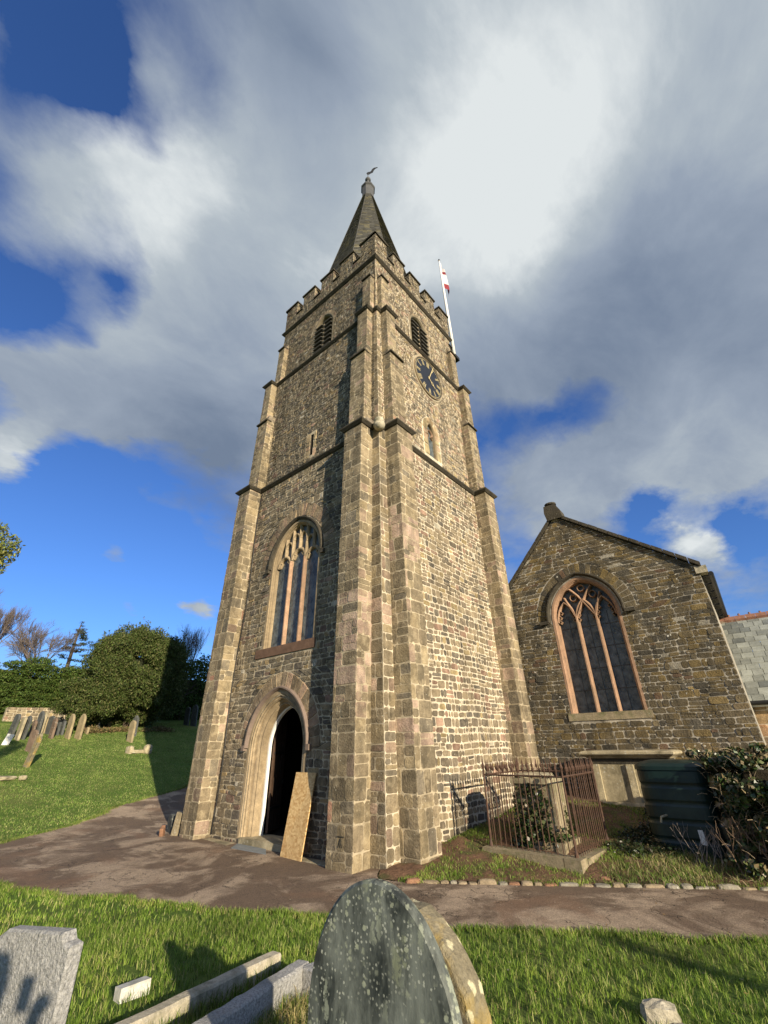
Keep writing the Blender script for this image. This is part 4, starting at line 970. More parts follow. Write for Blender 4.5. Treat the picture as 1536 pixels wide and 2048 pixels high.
# ------------------------------------------------------------------ flagpole and flag
fp = thing('flagpole', 'white flagpole rising behind the far right corner of the tower', 'flagpole', (-.5, 5.95, 17.3))
def child(mb, name, mat, par_, smooth=False):
    return mb.build(name, mat, par_, smooth)
mb = MB(); mb.tube([(-.5, 5.95, 17.4), (-.56, 5.9, 21), (-.62, 5.86, 24.75)], [.085, .07, .035], 10); child(mb, 'pole', M_['white_paint'], fp, True)
mb = MB(); mb.tube([(-.62, 5.86, 24.74), (-.62, 5.86, 24.86)], [.06, .03], 8); child(mb, 'truck', M_['iron_black'], fp)
mb = MB(); mb.box(-.68, -.34, 5.76, 6.1, 17.25, 17.42); mb.box(-.64, -.5, 5.6, 5.98, 18.0, 18.06); child(mb, 'bracket', M_['iron_black'], fp)
fl = MB(); nu, nv = 22, 26; vs = []
for j in range(nv+1):
    for i in range(nu+1):
        u, v = i/nu, j/nv     # hanging in folds from the pole; v down
        hang = .75*u; yy = 5.86+.05+ .78*u*(.35+.65*min(1, v*1.2)); z = 24.65-1.75*v-hang*.6*(.4+.6*(1-v)); xx = -.62+.10*math.sin(9*u+2.2*v)*(.2+u)
        vs.append((xx, yy, z))
fs = [(j*(nu+1)+i, j*(nu+1)+i+1, (j+1)*(nu+1)+i+1, (j+1)*(nu+1)+i) for j in range(nv) for i in range(nu)]
fl.add(vs, fs)
for k in range(len(fs)):
    i, j = k % nu, k//nu
    fl.m[k] = 1 if (4 <= j <= 6 and i > 2) or j > 18 else 0
tag(fl.build('flag', [surf('flag_white', (.62, .6, .6), .8, .05), surf('flag_red', (.22, .03, .04), .8, .08)], None, True), 'red and white flag hanging limp near the top of the pole', 'flag')

# ------------------------------------------------------------------ ground, path, bed
def struct(o): o['kind'] = 'structure'; return o
def axis(a, b, f0, f1, fine, coarse):
    L_ = list(np.arange(f0, f1, fine)); x = f0
    st = fine
    while x > a: st *= coarse; x -= st; L_.insert(0, max(x, a))
    x = L_[-1]; st = fine
    while x < b: st *= coarse; x += st; L_.append(min(x, b))
    return np.array(L_)
gxs = axis(-900, 900, -27, 11, .3, 1.25); gys = axis(-900, 900, -11, 12, .3, 1.25)
GX, GYY = np.meshgrid(gxs, gys); GZ = H(GX, GYY); nx = len(gxs); ny = len(gys)
V = np.stack([GX.ravel(), GYY.ravel(), GZ.ravel()], 1); idx = np.arange(nx*ny).reshape(ny, nx)
F = np.stack([idx[:-1, :-1].ravel(), idx[:-1, 1:].ravel(), idx[1:, 1:].ravel(), idx[1:, :-1].ravel()], 1)
struct(npmesh('ground', V, F4=F, mat=M_['ground']))
NEX = [-30, -9, -4.6, -2.65, .69, 2.35, 3.86, 5.07, 9, 16]; NEY = [-14, -5.9, -4.28, -3.62, -2.14, -1.40, -.56, .22, 3.1, 8]
KX = [-6.5, -6.4, -.3, .12, .67, 4.72, 9, 16]; KY = [.3, .2, .2, -.40, -.28, 2.22, 5.0, 9.5]
EX = [-30, -17, -14, -12.4, -11.86, -11.14, -9.66, -8.59, -8.3]; EY = [26, 11, 5.6, 2.85, 1.82, .21, -1.61, -3.43, -3.6]
def wob(x): return .07*math.sin(2.3*x)+.05*math.sin(5.1*x+1)+.03*math.sin(11*x)
def ne(x): return float(np.interp(x, NEX, NEY))+wob(x)
def ke(x): return float(np.interp(x, KX, KY))
def ee(x): return float(np.interp(x, EX, EY))+wob(x*1.3)
def se(x): return float(np.interp(x, [-40, -8.59], [-16, -3.43]))+wob(x)
def is_path(x, y):
    if x > -6.5: return ne(x) < y < ke(x)
    if x > -8.59: return ne(x) < y < 14
    return (ee(x) < y < 14) or (ne(x) < y < se(x))
def sheet(name, xs, lo, hi, dz, mat, n=26):
    V = []; 
    for x in xs:
        a, b = lo(x), max(hi(x), lo(x)+.02)
        for k in range(n+1): V.append((x, a+(b-a)*k/n, 0))
    V = np.array(V); V[:, 2] = H(V[:, 0], V[:, 1])+dz; idx = np.arange(len(V)).reshape(len(xs), n+1)
    F = np.stack([idx[:-1, :-1].ravel(), idx[1:, :-1].ravel(), idx[1:, 1:].ravel(), idx[:-1, 1:].ravel()], 1)
    return V, F
parts = [sheet('', np.arange(-8.6, 15, .12), ne, lambda x: ke(x) if x > -6.5 else 14, .022, 0, 60), sheet('', np.arange(-20, -8.55, .12), lambda x: max(ee(x), -3.4), lambda x: 14, .022, 0, 50),
         sheet('', np.arange(-24, -8.55, .12), ne, se, .022, 0, 24)]
off = 0; VV = []; FF = []
for V, F in parts: VV.append(V); FF.append(F+off); off += len(V)
struct(npmesh('path', np.concatenate(VV), F4=np.concatenate(FF), mat=M_['tarmac']))
V, F = sheet('', np.arange(-.3, 14, .12), lambda x: ke(x)+.03, lambda x: 7.5, .035, 0, 60)
V[:, 2] += .02*np.sin(V[:, 0]*5)*np.sin(V[:, 1]*4.3)+.015*np.sin(V[:, 0]*13+V[:, 1]*9)
struct(npmesh('planting_bed', V, F4=F, mat=M_['soil']))
# ------------------------------------------------------------------ grass
def blades(name, xy, h, w, cols, lean=.5, dz=0., mat='grass', parent=None, stuff=True):
    n = len(xy); x, y = xy[:, 0], xy[:, 1]; z = H(x, y)+dz-.004
    a = NP.random(n)*6.283; la = NP.random(n)*6.283; hh = h*(.5+.8*NP.random(n)); ww = w*(.7+.6*NP.random(n)); ln = hh*lean*NP.random(n)
    dx, dy = np.cos(a)*ww/2, np.sin(a)*ww/2; lx, ly = np.cos(la)*ln, np.sin(la)*ln
    P = np.zeros((n, 5, 3)); P[:, 0] = np.stack([x-dx, y-dy, z], 1); P[:, 1] = np.stack([x+dx, y+dy, z], 1)
    P[:, 2] = np.stack([x+dx*.75+lx*.35, y+dy*.75+ly*.35, z+hh*.6], 1); P[:, 3] = np.stack([x-dx*.75+lx*.35, y-dy*.75+ly*.35, z+hh*.6], 1)
    P[:, 4] = np.stack([x+lx, y+ly, z+hh*(1-.15*lean)], 1)
    b = np.arange(n)[:, None]*5; F4 = b+np.array([0, 1, 2, 3]); F3 = b+np.array([3, 2, 4])
    c = cols[NP.integers(0, len(cols), n)]*(.7+.6*NP.random((n, 1)))
    pn = np.sin(x*2.1+1.7*np.sin(y*1.3))*np.sin(y*2.6+1.2*np.sin(x*1.9))+.6*np.sin(x*6.1+y*3.3)*np.sin(y*7.3-x*2.2)
    c = c*(1+.22*pn[:, None])*np.array([1.0, 1, 1])+np.clip(pn[:, None]-.5, 0, 1)*np.array([.05, .02, .01])
    C_ = np.repeat(c, 5, axis=0)
    o = npmesh(name, P.reshape(-1, 3), F4=F4, F3=F3, C=C_, mat=M_[mat], parent=parent)
    if stuff: o['kind'] = 'stuff'
    return o
def scatter(n, x0, x1, y0, y1, ok, dens=None):
    out = []
    X = NP.random(n)*(x1-x0)+x0; Y = NP.random(n)*(y1-y0)+y0
    d = .5+.5*np.sin(X*1.7+1.3*np.sin(Y*2.1))*np.sin(Y*1.9+1.1*np.sin(X*1.3))
    keep = NP.random(n) < (.45+.55*d)
    return np.array([(a, b) for a, b, k in zip(X, Y, keep) if k and ok(a, b)])
GC = np.array([(.16, .26, .03), (.21, .31, .045), (.11, .19, .022), (.28, .35, .08), (.36, .35, .14), (.13, .215, .03), (.06, .12, .015)])
GF = np.array([(.16, .26, .05), (.19, .28, .06), (.12, .21, .035), (.27, .30, .10), (.34, .33, .14)])
def okfg(x, y): return y < ne(x)+.05 and not is_path(x, y)
def tuftxy(n, spread, x0, x1, y0, y1, ok, per=9):
    c = scatter(n, x0, x1, y0, y1, ok); k = NP.normal(0, spread, (len(c), per, 2)); return (c[:, None, :]+k).reshape(-1, 2)
# near lawn: dense where the camera stands close to it
def near(x, y): return okfg(x, y) and (x-6.03)**2+(y+7.08)**2 < 60 and (x-6.03)*-.642+(y+7.08)*.767 > .9
xy = tuftxy(26000, .012, -1.5, 7.0, -6.6, .6, near, 7)
blades('lawn_grass', xy, .075, .0046, GC, .8)
xy = tuftxy(22000, .03, -12, -1, -9, -3, lambda x, y: okfg(x, y), 5); blades('lawn_grass', xy, .06, .009, GC, .7)
xy = tuftxy(4000, .02, 5, 12, -1.5, 5, lambda x, y: okfg(x, y), 6); blades('lawn_grass', xy, .055, .008, GC, .7)
# bank beyond the path
def okl(x, y): return x < -8.5 and not is_path(x, y) and y < max(ee(x), -3)+.05 and y > -9
xy = tuftxy(60000, .07, -27, -8.5, -9, 9, okl, 4); blades('bank_grass', xy, .045, .012, GF, .8)
# ragged edge of grass along the path
E_ = []
for k in range(9000):
    x = -6+13*NP.random(); E_.append((x, ne(x)+NP.normal(0, .045)-.03))
for k in range(7000):
    x = -14+5.4*NP.random(); E_.append((x+NP.normal(0, .05), ee(x)+NP.normal(0, .06)-.03))
blades('verge_grass', np.array(E_), .075, .008, np.concatenate([GC, np.array([(.28, .24, .1)])]), .9)
# weeds and rough grass on the bed
def bed(x, y): return y > ke(x)+.12 and y < 7 and x > .05 and not (1.0 < x < 2.6 and 1.8 < y < 3.3) and not (x < .55 and y < 1.2)
xy = tuftxy(15000, .03, .05, 6.5, -.2, 6, bed, 9); m_ = NP.random(len(xy)) < np.clip(.8+1.1*(np.sin(xy[:, 0]*2.2)*np.sin(xy[:, 1]*2.6+1)), .15, 1); blades('bed_grass', xy[m_], .085, .008, GC, .9)
def bedr(x, y): return bed(x, y) and x > 3.2+.2*math.sin(y*3) and y < 3.3+.3*x-.8
xy = tuftxy(1000, .06, 2.8, 7, 1.0, 4.5, bedr, 16); blades('rough_grass', xy, .17, .010, np.array([(.15, .2, .05), (.30, .26, .13), (.38, .31, .17), (.10, .16, .035), (.13, .2, .04)]), 1.3)
K_ = []
for (a, b) in (((1.70, -3.5), (2.2, -5.9)), ((1.54, -3.5), (2.04, -5.9)), ((2.08, -3.7), (2.62, -5.5)), ((2.25, -3.8), (2.8, -5.5))):
    for k in range(900): t = NP.random(); K_.append((a[0]+(b[0]-a[0])*t+NP.normal(0, .02), a[1]+(b[1]-a[1])*t))
blades('kerb_grass', np.array(K_), .11, .005, np.concatenate([GC, np.array([(.3, .27, .12)])]), .8)
E2 = []
for k in range(3600):
    x = .5+5.5*NP.random(); 
    if math.sin(x*3.1)+.7*math.sin(x*7.7+1) > -.3: E2.append((x+NP.normal(0, .03), ke(x)+.08+NP.normal(0, .05)))
blades('edging_grass', np.array(E2), .09, .008, np.concatenate([GC, np.array([(.3, .26, .12), (.2, .15, .07)])]), 1.)
# dead grass inside the grave kerb
xy = tuftxy(420, .04, 2.4, 4.0, -5.0, -3.8, lambda x, y: x > 2.3+(-3.7-y)*.3, 16); blades('dry_grass', xy, .13, .006, np.array([(.3, .25, .1), (.2, .2, .06), (.12, .16, .03), (.38, .31, .16)]), 1.2)

# fallen leaves and grit
X = NP.random(2600)*19-12; Y = NP.random(2600)*12-7; k_ = np.array([is_path(a, b) or okfg(a, b) for a, b in zip(X, Y)]); X, Y = X[k_], Y[k_]; Z = H(X, Y)+.026
a = NP.random(len(X))*6.28; s_ = .008+.014*NP.random(len(X))**2; Q = np.stack([np.stack([X+np.cos(a+q*1.5708)*s_*(1 if q % 2 else .6), Y+np.sin(a+q*1.5708)*s_*(1 if q % 2 else .6), Z+.006*NP.random(len(X))], 1) for q in range(4)], 1)
o = npmesh('fallen_leaves', Q.reshape(-1, 3), F4=np.arange(len(X)*4).reshape(-1, 4), C=np.repeat(np.array([(.28, .18, .08), (.15, .10, .06), (.38, .33, .24), (.10, .08, .06)])[NP.integers(0, 4, len(X))], 4, axis=0), mat=M_['leaf']); o['kind'] = 'stuff'
# ------------------------------------------------------------------ edging stones
ordn = ['first', 'second', 'third', 'fourth', 'fifth', 'sixth', 'seventh', 'eighth', 'ninth', 'tenth', 'eleventh', 'twelfth', 'thirteenth', 'fourteenth', 'fifteenth', 'sixteenth', 'seventeenth', 'eighteenth', 'nineteenth', 'twentieth', 'twenty-first', 'twenty-second', 'twenty-third', 'twenty-fourth', 'twenty-fifth', 'twenty-sixth', 'twenty-seventh', 'twenty-eighth', 'twenty-ninth', 'thirtieth']
def blob(mb, c, s, rz, seed, flat=.2, mat=0, col=(.5, .5, .5)):
    """rough boulder or block: a cube sphere pushed about"""
    rr = random.Random(seed); n = 5; vs = []; key = {}; fs = []
    def P(x, y, z):
        k = (round(x, 3), round(y, 3), round(z, 3))
        if k in key: return key[k]
        l = math.sqrt(x*x+y*y+z*z); q = .62; a = [v*(1-q)+v/l*q*1.15 for v in (x, y, z)]
        a = [v*(1+jit(rr, .07)) for v in a]
        X, Y, Z = a[0]*s[0], a[1]*s[1], a[2]*s[2]
        vs.append((c[0]+X*math.cos(rz)-Y*math.sin(rz), c[1]+X*math.sin(rz)+Y*math.cos(rz), c[2]+Z)); key[k] = len(vs)-1; return key[k]
    for ax in range(3):
        for sg in (-1, 1):
            for i in range(n):
                for j in range(n):
                    q = []
                    for a, b in ((i, j), (i+1, j), (i+1, j+1), (i, j+1)):
                        p = [0, 0, 0]; p[ax] = sg; p[(ax+1) % 3] = -1+2*a/n; p[(ax+2) % 3] = -1+2*b/n; q.append(P(*p))
                    fs.append(tuple(q if sg > 0 else q[::-1]))
    mb.add(vs, fs, mat, col)
d_ = .0; L_ = math.hypot(4.05, 2.5); k = 0; er = random.Random(5)
emat = [surf('edging_red', (.27, .145, .085), .9, .3, 9, bump=.8, bscale=40), surf('edging_buff', (.27, .21, .135), .9, .3, 9, bump=.8, bscale=40), surf('edging_grey', (.24, .215, .165), .9, .3, 9, spots=.6, spotscale=22, bump=.8, bscale=40)]
while d_ < L_*1.18 and k < 28:
    ln = .11+.2*er.random(); x = .62+4.05*(d_+ln/2)/L_; y = -.26+2.5*(d_+ln/2)/L_; mb = MB()
    z = Hf(x, y); blob(mb, (x, y-.02, z+.02), (ln/2*.93, .035+.035*er.random(), .022+.04*er.random()), math.atan2(2.5, 4.05)+jit(er, .25), k+50)
    mi = er.choice([0, 1, 1, 2]) if k < 13 else er.choice([1, 2, 2])
    o = mb.build('edging_stone', emat[mi], None, False)
    tag(o, '%s %s edging stone of the path counting from the tower corner' % (ordn[k], ('reddish', 'buff', 'pale grey')[mi]), 'edging stone', 'rough stones edging the bed'); k += 1; d_ += ln+.012

# ------------------------------------------------------------------ gravestones
def stone_outline(shape, w, h):
    a = w/2
    if shape == 'round': return [(-a, -.25), (-a, h-a*.8)]+[(-a*math.cos(t), h-a*.8+a*.8*math.sin(t)) for t in np.linspace(0, math.pi, 13)[1:-1]]+[(a, h-a*.8), (a, -.25)]
    if shape == 'gothic': A = Arch(0, a, -.25, h-a*1.35, a*1.35); return A.path(0, 8, True)
    if shape == 'shoulder': return [(-a, -.25), (-a, h-.14), (-a*.72, h-.14)]+[(-a*.62*math.cos(t), h-.16+.16*math.sin(t)) for t in np.linspace(0, math.pi, 9)]+[(a*.72, h-.14), (a, h-.14), (a, -.25)]
    return [(-a, -.25), (-a, h-.02), (-a*.9, h), (a*.9, h), (a, h-.02), (a, -.25)]
def grave(x, y, w, h, t, shape, mat, label, yawd=0, lean=0, back=0, name='gravestone', group=None, cat='gravestone', z=None, outline=None):
    pts = outline or stone_outline(shape, w, h); mb = MB(); z = Hf(x, y) if z is None else z
    R = Matrix.Translation((x, y, z)) @ Matrix.Rotation(math.radians(yawd), 4, 'Z') @ Matrix.Rotation(math.radians(lean), 4, 'Y') @ Matrix.Rotation(math.radians(back), 4, 'X')
    T = lambda u, v, w_: tuple(R @ Vector((u, w_, v)))
    c = min(.012, t*.2); n = len(pts); cu = sum(p[0] for p in pts)/n; cv = sum(p[1] for p in pts)/n
    ins = [(p[0]-math.copysign(min(c, abs(p[0]-cu)), p[0]-cu), p[1]-(c if p[1] > cv else 0)) for p in pts]
    rows = [(ins, -t/2), (pts, -t/2+c), (pts, t/2-c), (ins, t/2)]; vs = []
    for P, w_ in rows: vs += [T(u, v, w_) for u, v in P]
    fs = [tuple(range(n))[::-1], tuple(range(3*n, 4*n))]+[(i*n+q, i*n+(q+1) % n, (i+1)*n+(q+1) % n, (i+1)*n+q) for i in range(3) for q in range(n)]
    mb.add(vs, fs); o = mb.build(name, mat); return tag(o, label, cat, group)
A = Arch(4.40, .40, -.3, .55, .56); zb = Hf(4.4, -5.25)
grave(0, 0, 0, 0, .065, '', M_['slate_grave'], 'large grey green slate headstone mottled with lichen in the foreground', outline=[(u-4.40, v+.03-.0) for u, v in Arch(4.40, .395, -.4, .50, .60).path(0, 14, True)], z=zb+.0) if False else None
def bigstone(x, y, a, vs_, h, ztop, t, mat, label, yawd=0, seed=0, lean=0, ell=True):
    zb = Hf(x, y); A = Arch(0, a, -.3, ztop-h-zb, h); pts = A.path(0, 16, True)
    if ell: pts = [(-a, -.3)]+[(-a*math.cos(q), ztop-h-zb+h*math.sin(q)) for q in np.linspace(0, math.pi, 33)]+[(a, -.3)]
    if seed:
        rr = random.Random(seed); pts = [(u+jit(rr, .008), v+jit(rr, .008)) for u, v in pts]
    return grave(x, y, 0, 0, t, '', mat, label, yawd, lean, outline=pts, z=zb)
bigstone(4.42, -5.25, .395, 0, .50, 1.385, .05, M_['slate_grave'], 'large grey green slate headstone mottled with lichen in the foreground')
bigstone(4.40, -5.0, .365, 0, .48, 1.255, .13, M_['grave_lichen'], 'rough headstone with orange lichen directly behind the foreground slate', 0, 4)
gpts = [(-.42, -.4), (-.42, .46), (-.36, .56), (-.26, .62), (.27, .66), (.30, .62), (.36, .61), (.37, -.4)]
grave(2.15, -5.76, 0, 0, .085, '', M_['granite'], 'pale rough grey granite headstone at the left edge of the foreground', 15, 0, outline=gpts, z=Hf(2.15, -5.78)+.13)
GRV = [(-22.95, -0.88, 1.25, .62, 'slate', 24, 'round'), (-22.43, -0.67, 1.15, .5, 'pale', 14, 'flat'), (-22.62, -0.47, 1.2, .6, 'slate', 20, 'gothic'), (-23.34, 0.03, .85, .55, 'brown', 18, 'round'),
 (-23.31, 0.25, 1.35, .5, 'slate', 2, 'gothic'), (-23.84, 0.53, 1.2, .45, 'pale', 2, 'flat'), (-24.1, 0.72, .9, .4, 'buff', 0, 'shoulder'), (-23.79, 0.85, 1.0, .6, 'slate', 12, 'round'),
 (-22.57, 0.73, 1.1, .5, 'brown', 0, 'round'), (-23.48, 1.18, .7, .4, 'slate', 0, 'flat'), (-23.47, 1.4, .8, .35, 'slate', 0, 'round'), (-22.49, 1.43, 1.35, .62, 'buff', 0, 'gothic'), (-22.3, 1.84, 1.38, .62, 'buff', 6, 'gothic'),
 (-24.81, 2.72, 1.1, .5, 'brown', 0, 'round'), (-23.6, 2.63, .4, .3, 'buff', 0, 'round'), (-21.13, 3.97, 1.22, .6, 'buff', 0, 'round'), (-22.73, 4.74, 1.25, .5, 'slate', 0, 'shoulder'), (-19.8, -0.7, 1.0, .5, 'brown', 8, 'round'),
 (-17.08, -1.29, 1.4, .6, 'lichen', 30, 'shoulder'), (-26.22, 9.54, 1.34, .6, 'slate', 0, 'round'), (-25.8, 9.85, 1.6, .6, 'slate', 0, 'gothic'), (-25.07, 3.6, .6, .4, 'slate', 0, 'round'), (-25.9, 4.5, .5, .4, 'buff', -10, 'shoulder')]
GL = ['dark slate gravestone leaning right at the left end of the crowded row', 'thin pale gravestone edge leaning between two dark slates', 'dark pointed slate gravestone leaning beside the thin pale one', 'low brown round gravestone tilted behind the leaning lichened stone',
 'tall upright dark slate gravestone with pointed top in the crowded row', 'narrow pale flat-topped gravestone right of the tallest slate', 'small buff shouldered gravestone behind the narrow pale one', 'round slate gravestone tilted left of the brown round one',
 'brown round-topped gravestone upright at the right of the slate cluster', 'low flat slate gravestone in front of the stone boundary wall', 'low round slate gravestone in front of the stone boundary wall', 'left one of the pair of buff pointed gravestones', 'right one of the pair of buff pointed gravestones, tilted slightly',
 'brown gravestone behind the pair of buff pointed stones', 'tiny buff round gravestone right of the buff pair', 'buff round gravestone standing alone by the edge of the tower shadow', 'dark shouldered gravestone just behind the lone buff one', 'reddish brown round gravestone behind the strongly leaning lichened one',
 'lichened gravestone leaning strongly to the right alone on the lawn', 'shaded round slate gravestone under the hedge beside the tower', 'shaded tall pointed slate gravestone under the hedge beside the tower', 'low dark gravestone under the left side of the big round evergreen', 'small buff gravestone tilted under the big round evergreen']
gm = {'slate': M_['grave_dark'], 'pale': M_['chest'], 'brown': M_['grave_brown'], 'buff': M_['grave_buff'], 'lichen': M_['grave_lichen']}
for (x, y, h, w, c, ln, shp), lb in zip(GRV, GL): grave(x, y, w*(.5 if c == 'lichen' else .8), h*(.86 if c == 'lichen' else .85), .11, shp, gm[c], lb, 12+jit(R_, 8), ln*.65-3, group='gravestones on the grass bank')
# fallen pieces on the bank
mb = MB(); z = Hf(-18.4, 3.3); blob(mb, (-18.5, 3.0, z+.14), (.16, .13, .18), .3, 3); blob(mb, (-18.3, 3.75, z+.16), (.16, .17, .2), .1, 4); blob(mb, (-18.4, 3.4, z+.08), (.09, .42, .08), .05, 5)
tag(mb.build('fallen_cross', M_['chest']), 'weathered white stone cross lying broken on the lawn', 'fallen cross')
mb = MB(); z = Hf(-15.4, -2.2); blob(mb, (-15.6, -2.3, z+.05), (.4, .35, .07), .4, 8); blob(mb, (-15.2, -1.75, z+.05), (.1, .1, .07), .4, 9); tag(mb.build('flat_stone', M_['chest']), 'pale flat stone lying in the grass at the left edge', 'flat stone')
mb = MB(); z = Hf(-21.3, -1.3); mb.prism([(-.16, 0), (.1, 0), (.22, .42), (-.04, .46)], lambda u, v, w: (-21.3+w*.05, -1.28+u, z+v), -.5, .5); tag(mb.build('grave_plaque', M_['white_paint']), 'small white plaque leaning at the foot of the dark slates', 'plaque')
# ------------------------------------------------------------------ kerbs near the camera
def kerb(name, p0, p1, w, h, mat, label, seed=1, z0=None):
    mb = MB(); rr = random.Random(seed); P0, P1 = Vector(p0), Vector(p1); d = (P1-P0); L_ = d.length; d.normalize(); s_ = Vector((d.y, -d.x)); n = 24; vs = []
    for i in range(n+1):
        c = P0+d*L_*i/n; z = Hf(c.x, c.y); hh = h+jit(rr, .003)
        for a, b in ((-w/2, -.12), (-w/2, hh-.015), (-w/2+.015, hh), (w/2-.015, hh), (w/2, hh-.015), (w/2, -.12)):
            q = c+s_*(a+jit(rr, .0015)); vs.append((q.x, q.y, z+b+(jit(rr, .0015) if b > 0 else 0)))
    fs = [(i*6+k, i*6+k+1, (i+1)*6+k+1, (i+1)*6+k) for i in range(n) for k in range(5)]+[(0, 5, 4, 3, 2, 1), tuple(n*6+k for k in range(6))]
    mb.add(vs, fs); return tag(mb.build(name, mat), label, 'grave kerb')
kerb('grave_kerb', (1.62, -3.52), (2.12, -5.9), .12, .13, M_['kerbstone'], 'buff lichened kerb running beside the round shadow')
kt = thing('grave_surround', 'grey granite kerb around the dry grass behind the slate headstone', 'grave kerb', (2.9, -4.2, Hf(2.9, -4.2)))
for nm, a, b in (('kerb_side', (2.16, -3.66), (2.72, -5.5)), ('kerb_end', (2.26, -3.68), (3.75, -3.75)), ('kerb_side', (3.82, -3.7), (3.95, -4.9))):
    o = kerb(nm, a, b, .13, .19, M_['granite'], '', 7); del o['label']; del o['category']; adopt(o, kt)
mb = MB(); mb.prism([(-.05, -.1), (-.06, .085), (.05, .095), (.06, -.1)], lambda u, v, w: (1.16+u-.02*v, -4.62+w, Hf(1.15, -4.6)+v), -.12, .12); tag(mb.build('stone_block', M_['marble']), 'small pale stone block sunk in the grass left of the round shadow', 'stone block')
mb = MB(); blob(mb, (4.62, -2.42, Hf(4.6, -2.4)+.03), (.12, .08, .09), .4, 31); blob(mb, (4.8, -2.5, Hf(4.8, -2.5)+.0), (.1, .08, .05), .1, 32); tag(mb.build('stone_lump', M_['kerbstone']), 'broken lichened stone lump at the bottom right of the lawn', 'stone')
mb = MB(); blob(mb, (3.05, 1.55, Hf(3.05, 1.55)+.03), (.07, .05, .03), .4, 33); tag(mb.build('brick_fragment', emat[0]), 'small broken brick lying in front of the railing plinth', 'brick')
for i, (x, y, w, h, ln, lb) in enumerate([(-6.5, -.42, .18, .5, 10, 'upright grey slab fragment propped at the foot of the far left buttress'), (-6.95, -.30, .35, .42, -10, 'dark curved stone fragment leaning against the far left buttress'), (-6.72, -.62, .2, .22, 20, 'short reddish stone stub at the foot of the far left buttress')]):
    grave(x, y, w, h, .09, 'round' if i == 1 else 'flat', (M_['plinth'], M_['grave_dark'], emat[0])[i], lb, 20-30*i, ln, name='stone_fragment', cat='stone fragment')

# ------------------------------------------------------------------ railed tomb
ra = thing('railings', 'rusty spiked iron railings enclosing a tomb on a stone plinth', 'railings', (1.8, 2.5, .1))
FX0, FX1, FY0, FY1, RZ0, RZ1 = 1.02, 2.62, 1.80, 3.35, .24, 1.40
fy = lambda x: FY0-.06*(x-FX0)
mb = MB(); rr = random.Random(9)
for (xa, xb) in ((FX0-.1, 1.75), (1.762, 2.45), (2.462, 2.74)):
    mb.box(xa, xb, FY0-.18, FY0+.12, -.15, RZ0-.01-jit(rr, .012), 0, T=lambda x, y, z: (x, y-.06*(x-FX0), z))
mb.box(FX1-.1, FX1+.12, FY0+.06, FY1+.1, -.1, RZ0-.03); mb.box(FX0-.1, FX0+.1, FY0+.125, FY1+.1, -.1, RZ0-.03); mb.box(FX0+.11, FX1-.11, FY1-.1, FY1+.098, -.1, RZ0-.03)
mb.build('plinth', M_['plinth'], ra)
def barmesh():
    b = MB(); b.tube([(0, 0, 0), (0, 0, 1.29)], .008, 6); b.tube([(0, 0, 1.20), (0, 0, 1.225), (0, 0, 1.26), (0, 0, 1.285), (0, 0, 1.40)], [.010, .024, .026, .012, .002], 7); return b
b0 = barmesh().build('bar', M_['iron_rust'], ra); spots = []
nb = 15
for i in range(1, nb): x = FX0+(FX1-FX0)*i/nb; spots += [(x, fy(x)), (x, FY1)]
for i in range(1, nb): y = FY0+(FY1-FY0)*i/nb; spots += [(FX1, y), (FX0, y)]
for i, (x, y) in enumerate(spots):
    o = b0 if i == 0 else b0.copy()
    if i: COL.objects.link(o)
    o.location = (x, y, RZ0-.02); o.rotation_euler = (jit(rr, .008), jit(rr, .008), 0)
for x, y in ((FX0, FY0), (FX1, fy(FX1)), (FX0, FY1), (FX1, FY1)):
    p = MB(); p.tube([(x, y, RZ0-.02), (x, y, RZ0+.03), (x, y, RZ0+.08), (x, y, RZ0+.2), (x, y, RZ0+.27), (x, y, RZ0+.3), (x, y, RZ1+.02), (x, y, RZ1+.06), (x, y, RZ1+.1), (x, y, RZ1+.14), (x, y, RZ1+.24)], [.035, .035, .02, .028, .017, .022, .017, .017, .034, .02, .002], 8); p.build('post', M_['iron_rust'], ra)
for a, b in (((FX0, FY0), (FX1, fy(FX1))), ((FX1, fy(FX1)), (FX1, FY1)), ((FX0, FY1), (FX1, FY1)), ((FX0, FY0), (FX0, FY1))):
    p = MB(); p.tube([(a[0], a[1], RZ1-.04), (b[0], b[1], RZ1-.04)], .015, 4); p.build('rail', M_['iron_rust'], ra)
it = thing('pedestal_tomb', 'ivy-covered pedestal tomb with a pale stone top inside the rusty railings', 'tomb', (1.7, 2.6, .15))
mb = MB(); mb.box(1.28, 2.25, 2.2, 3.02, .1, .32); mb.box(1.38, 2.15, 2.3, 2.92, .32, 1.2); mb.build('pedestal', M_['plinth'], it)
mb = MB(); mb.box(1.33, 2.1, 2.25, 2.98, 1.2, 1.29); blob(mb, (1.7, 2.6, 1.32), (.34, .32, .05), .1, 77); mb.build('cap', M_['chest'], it)
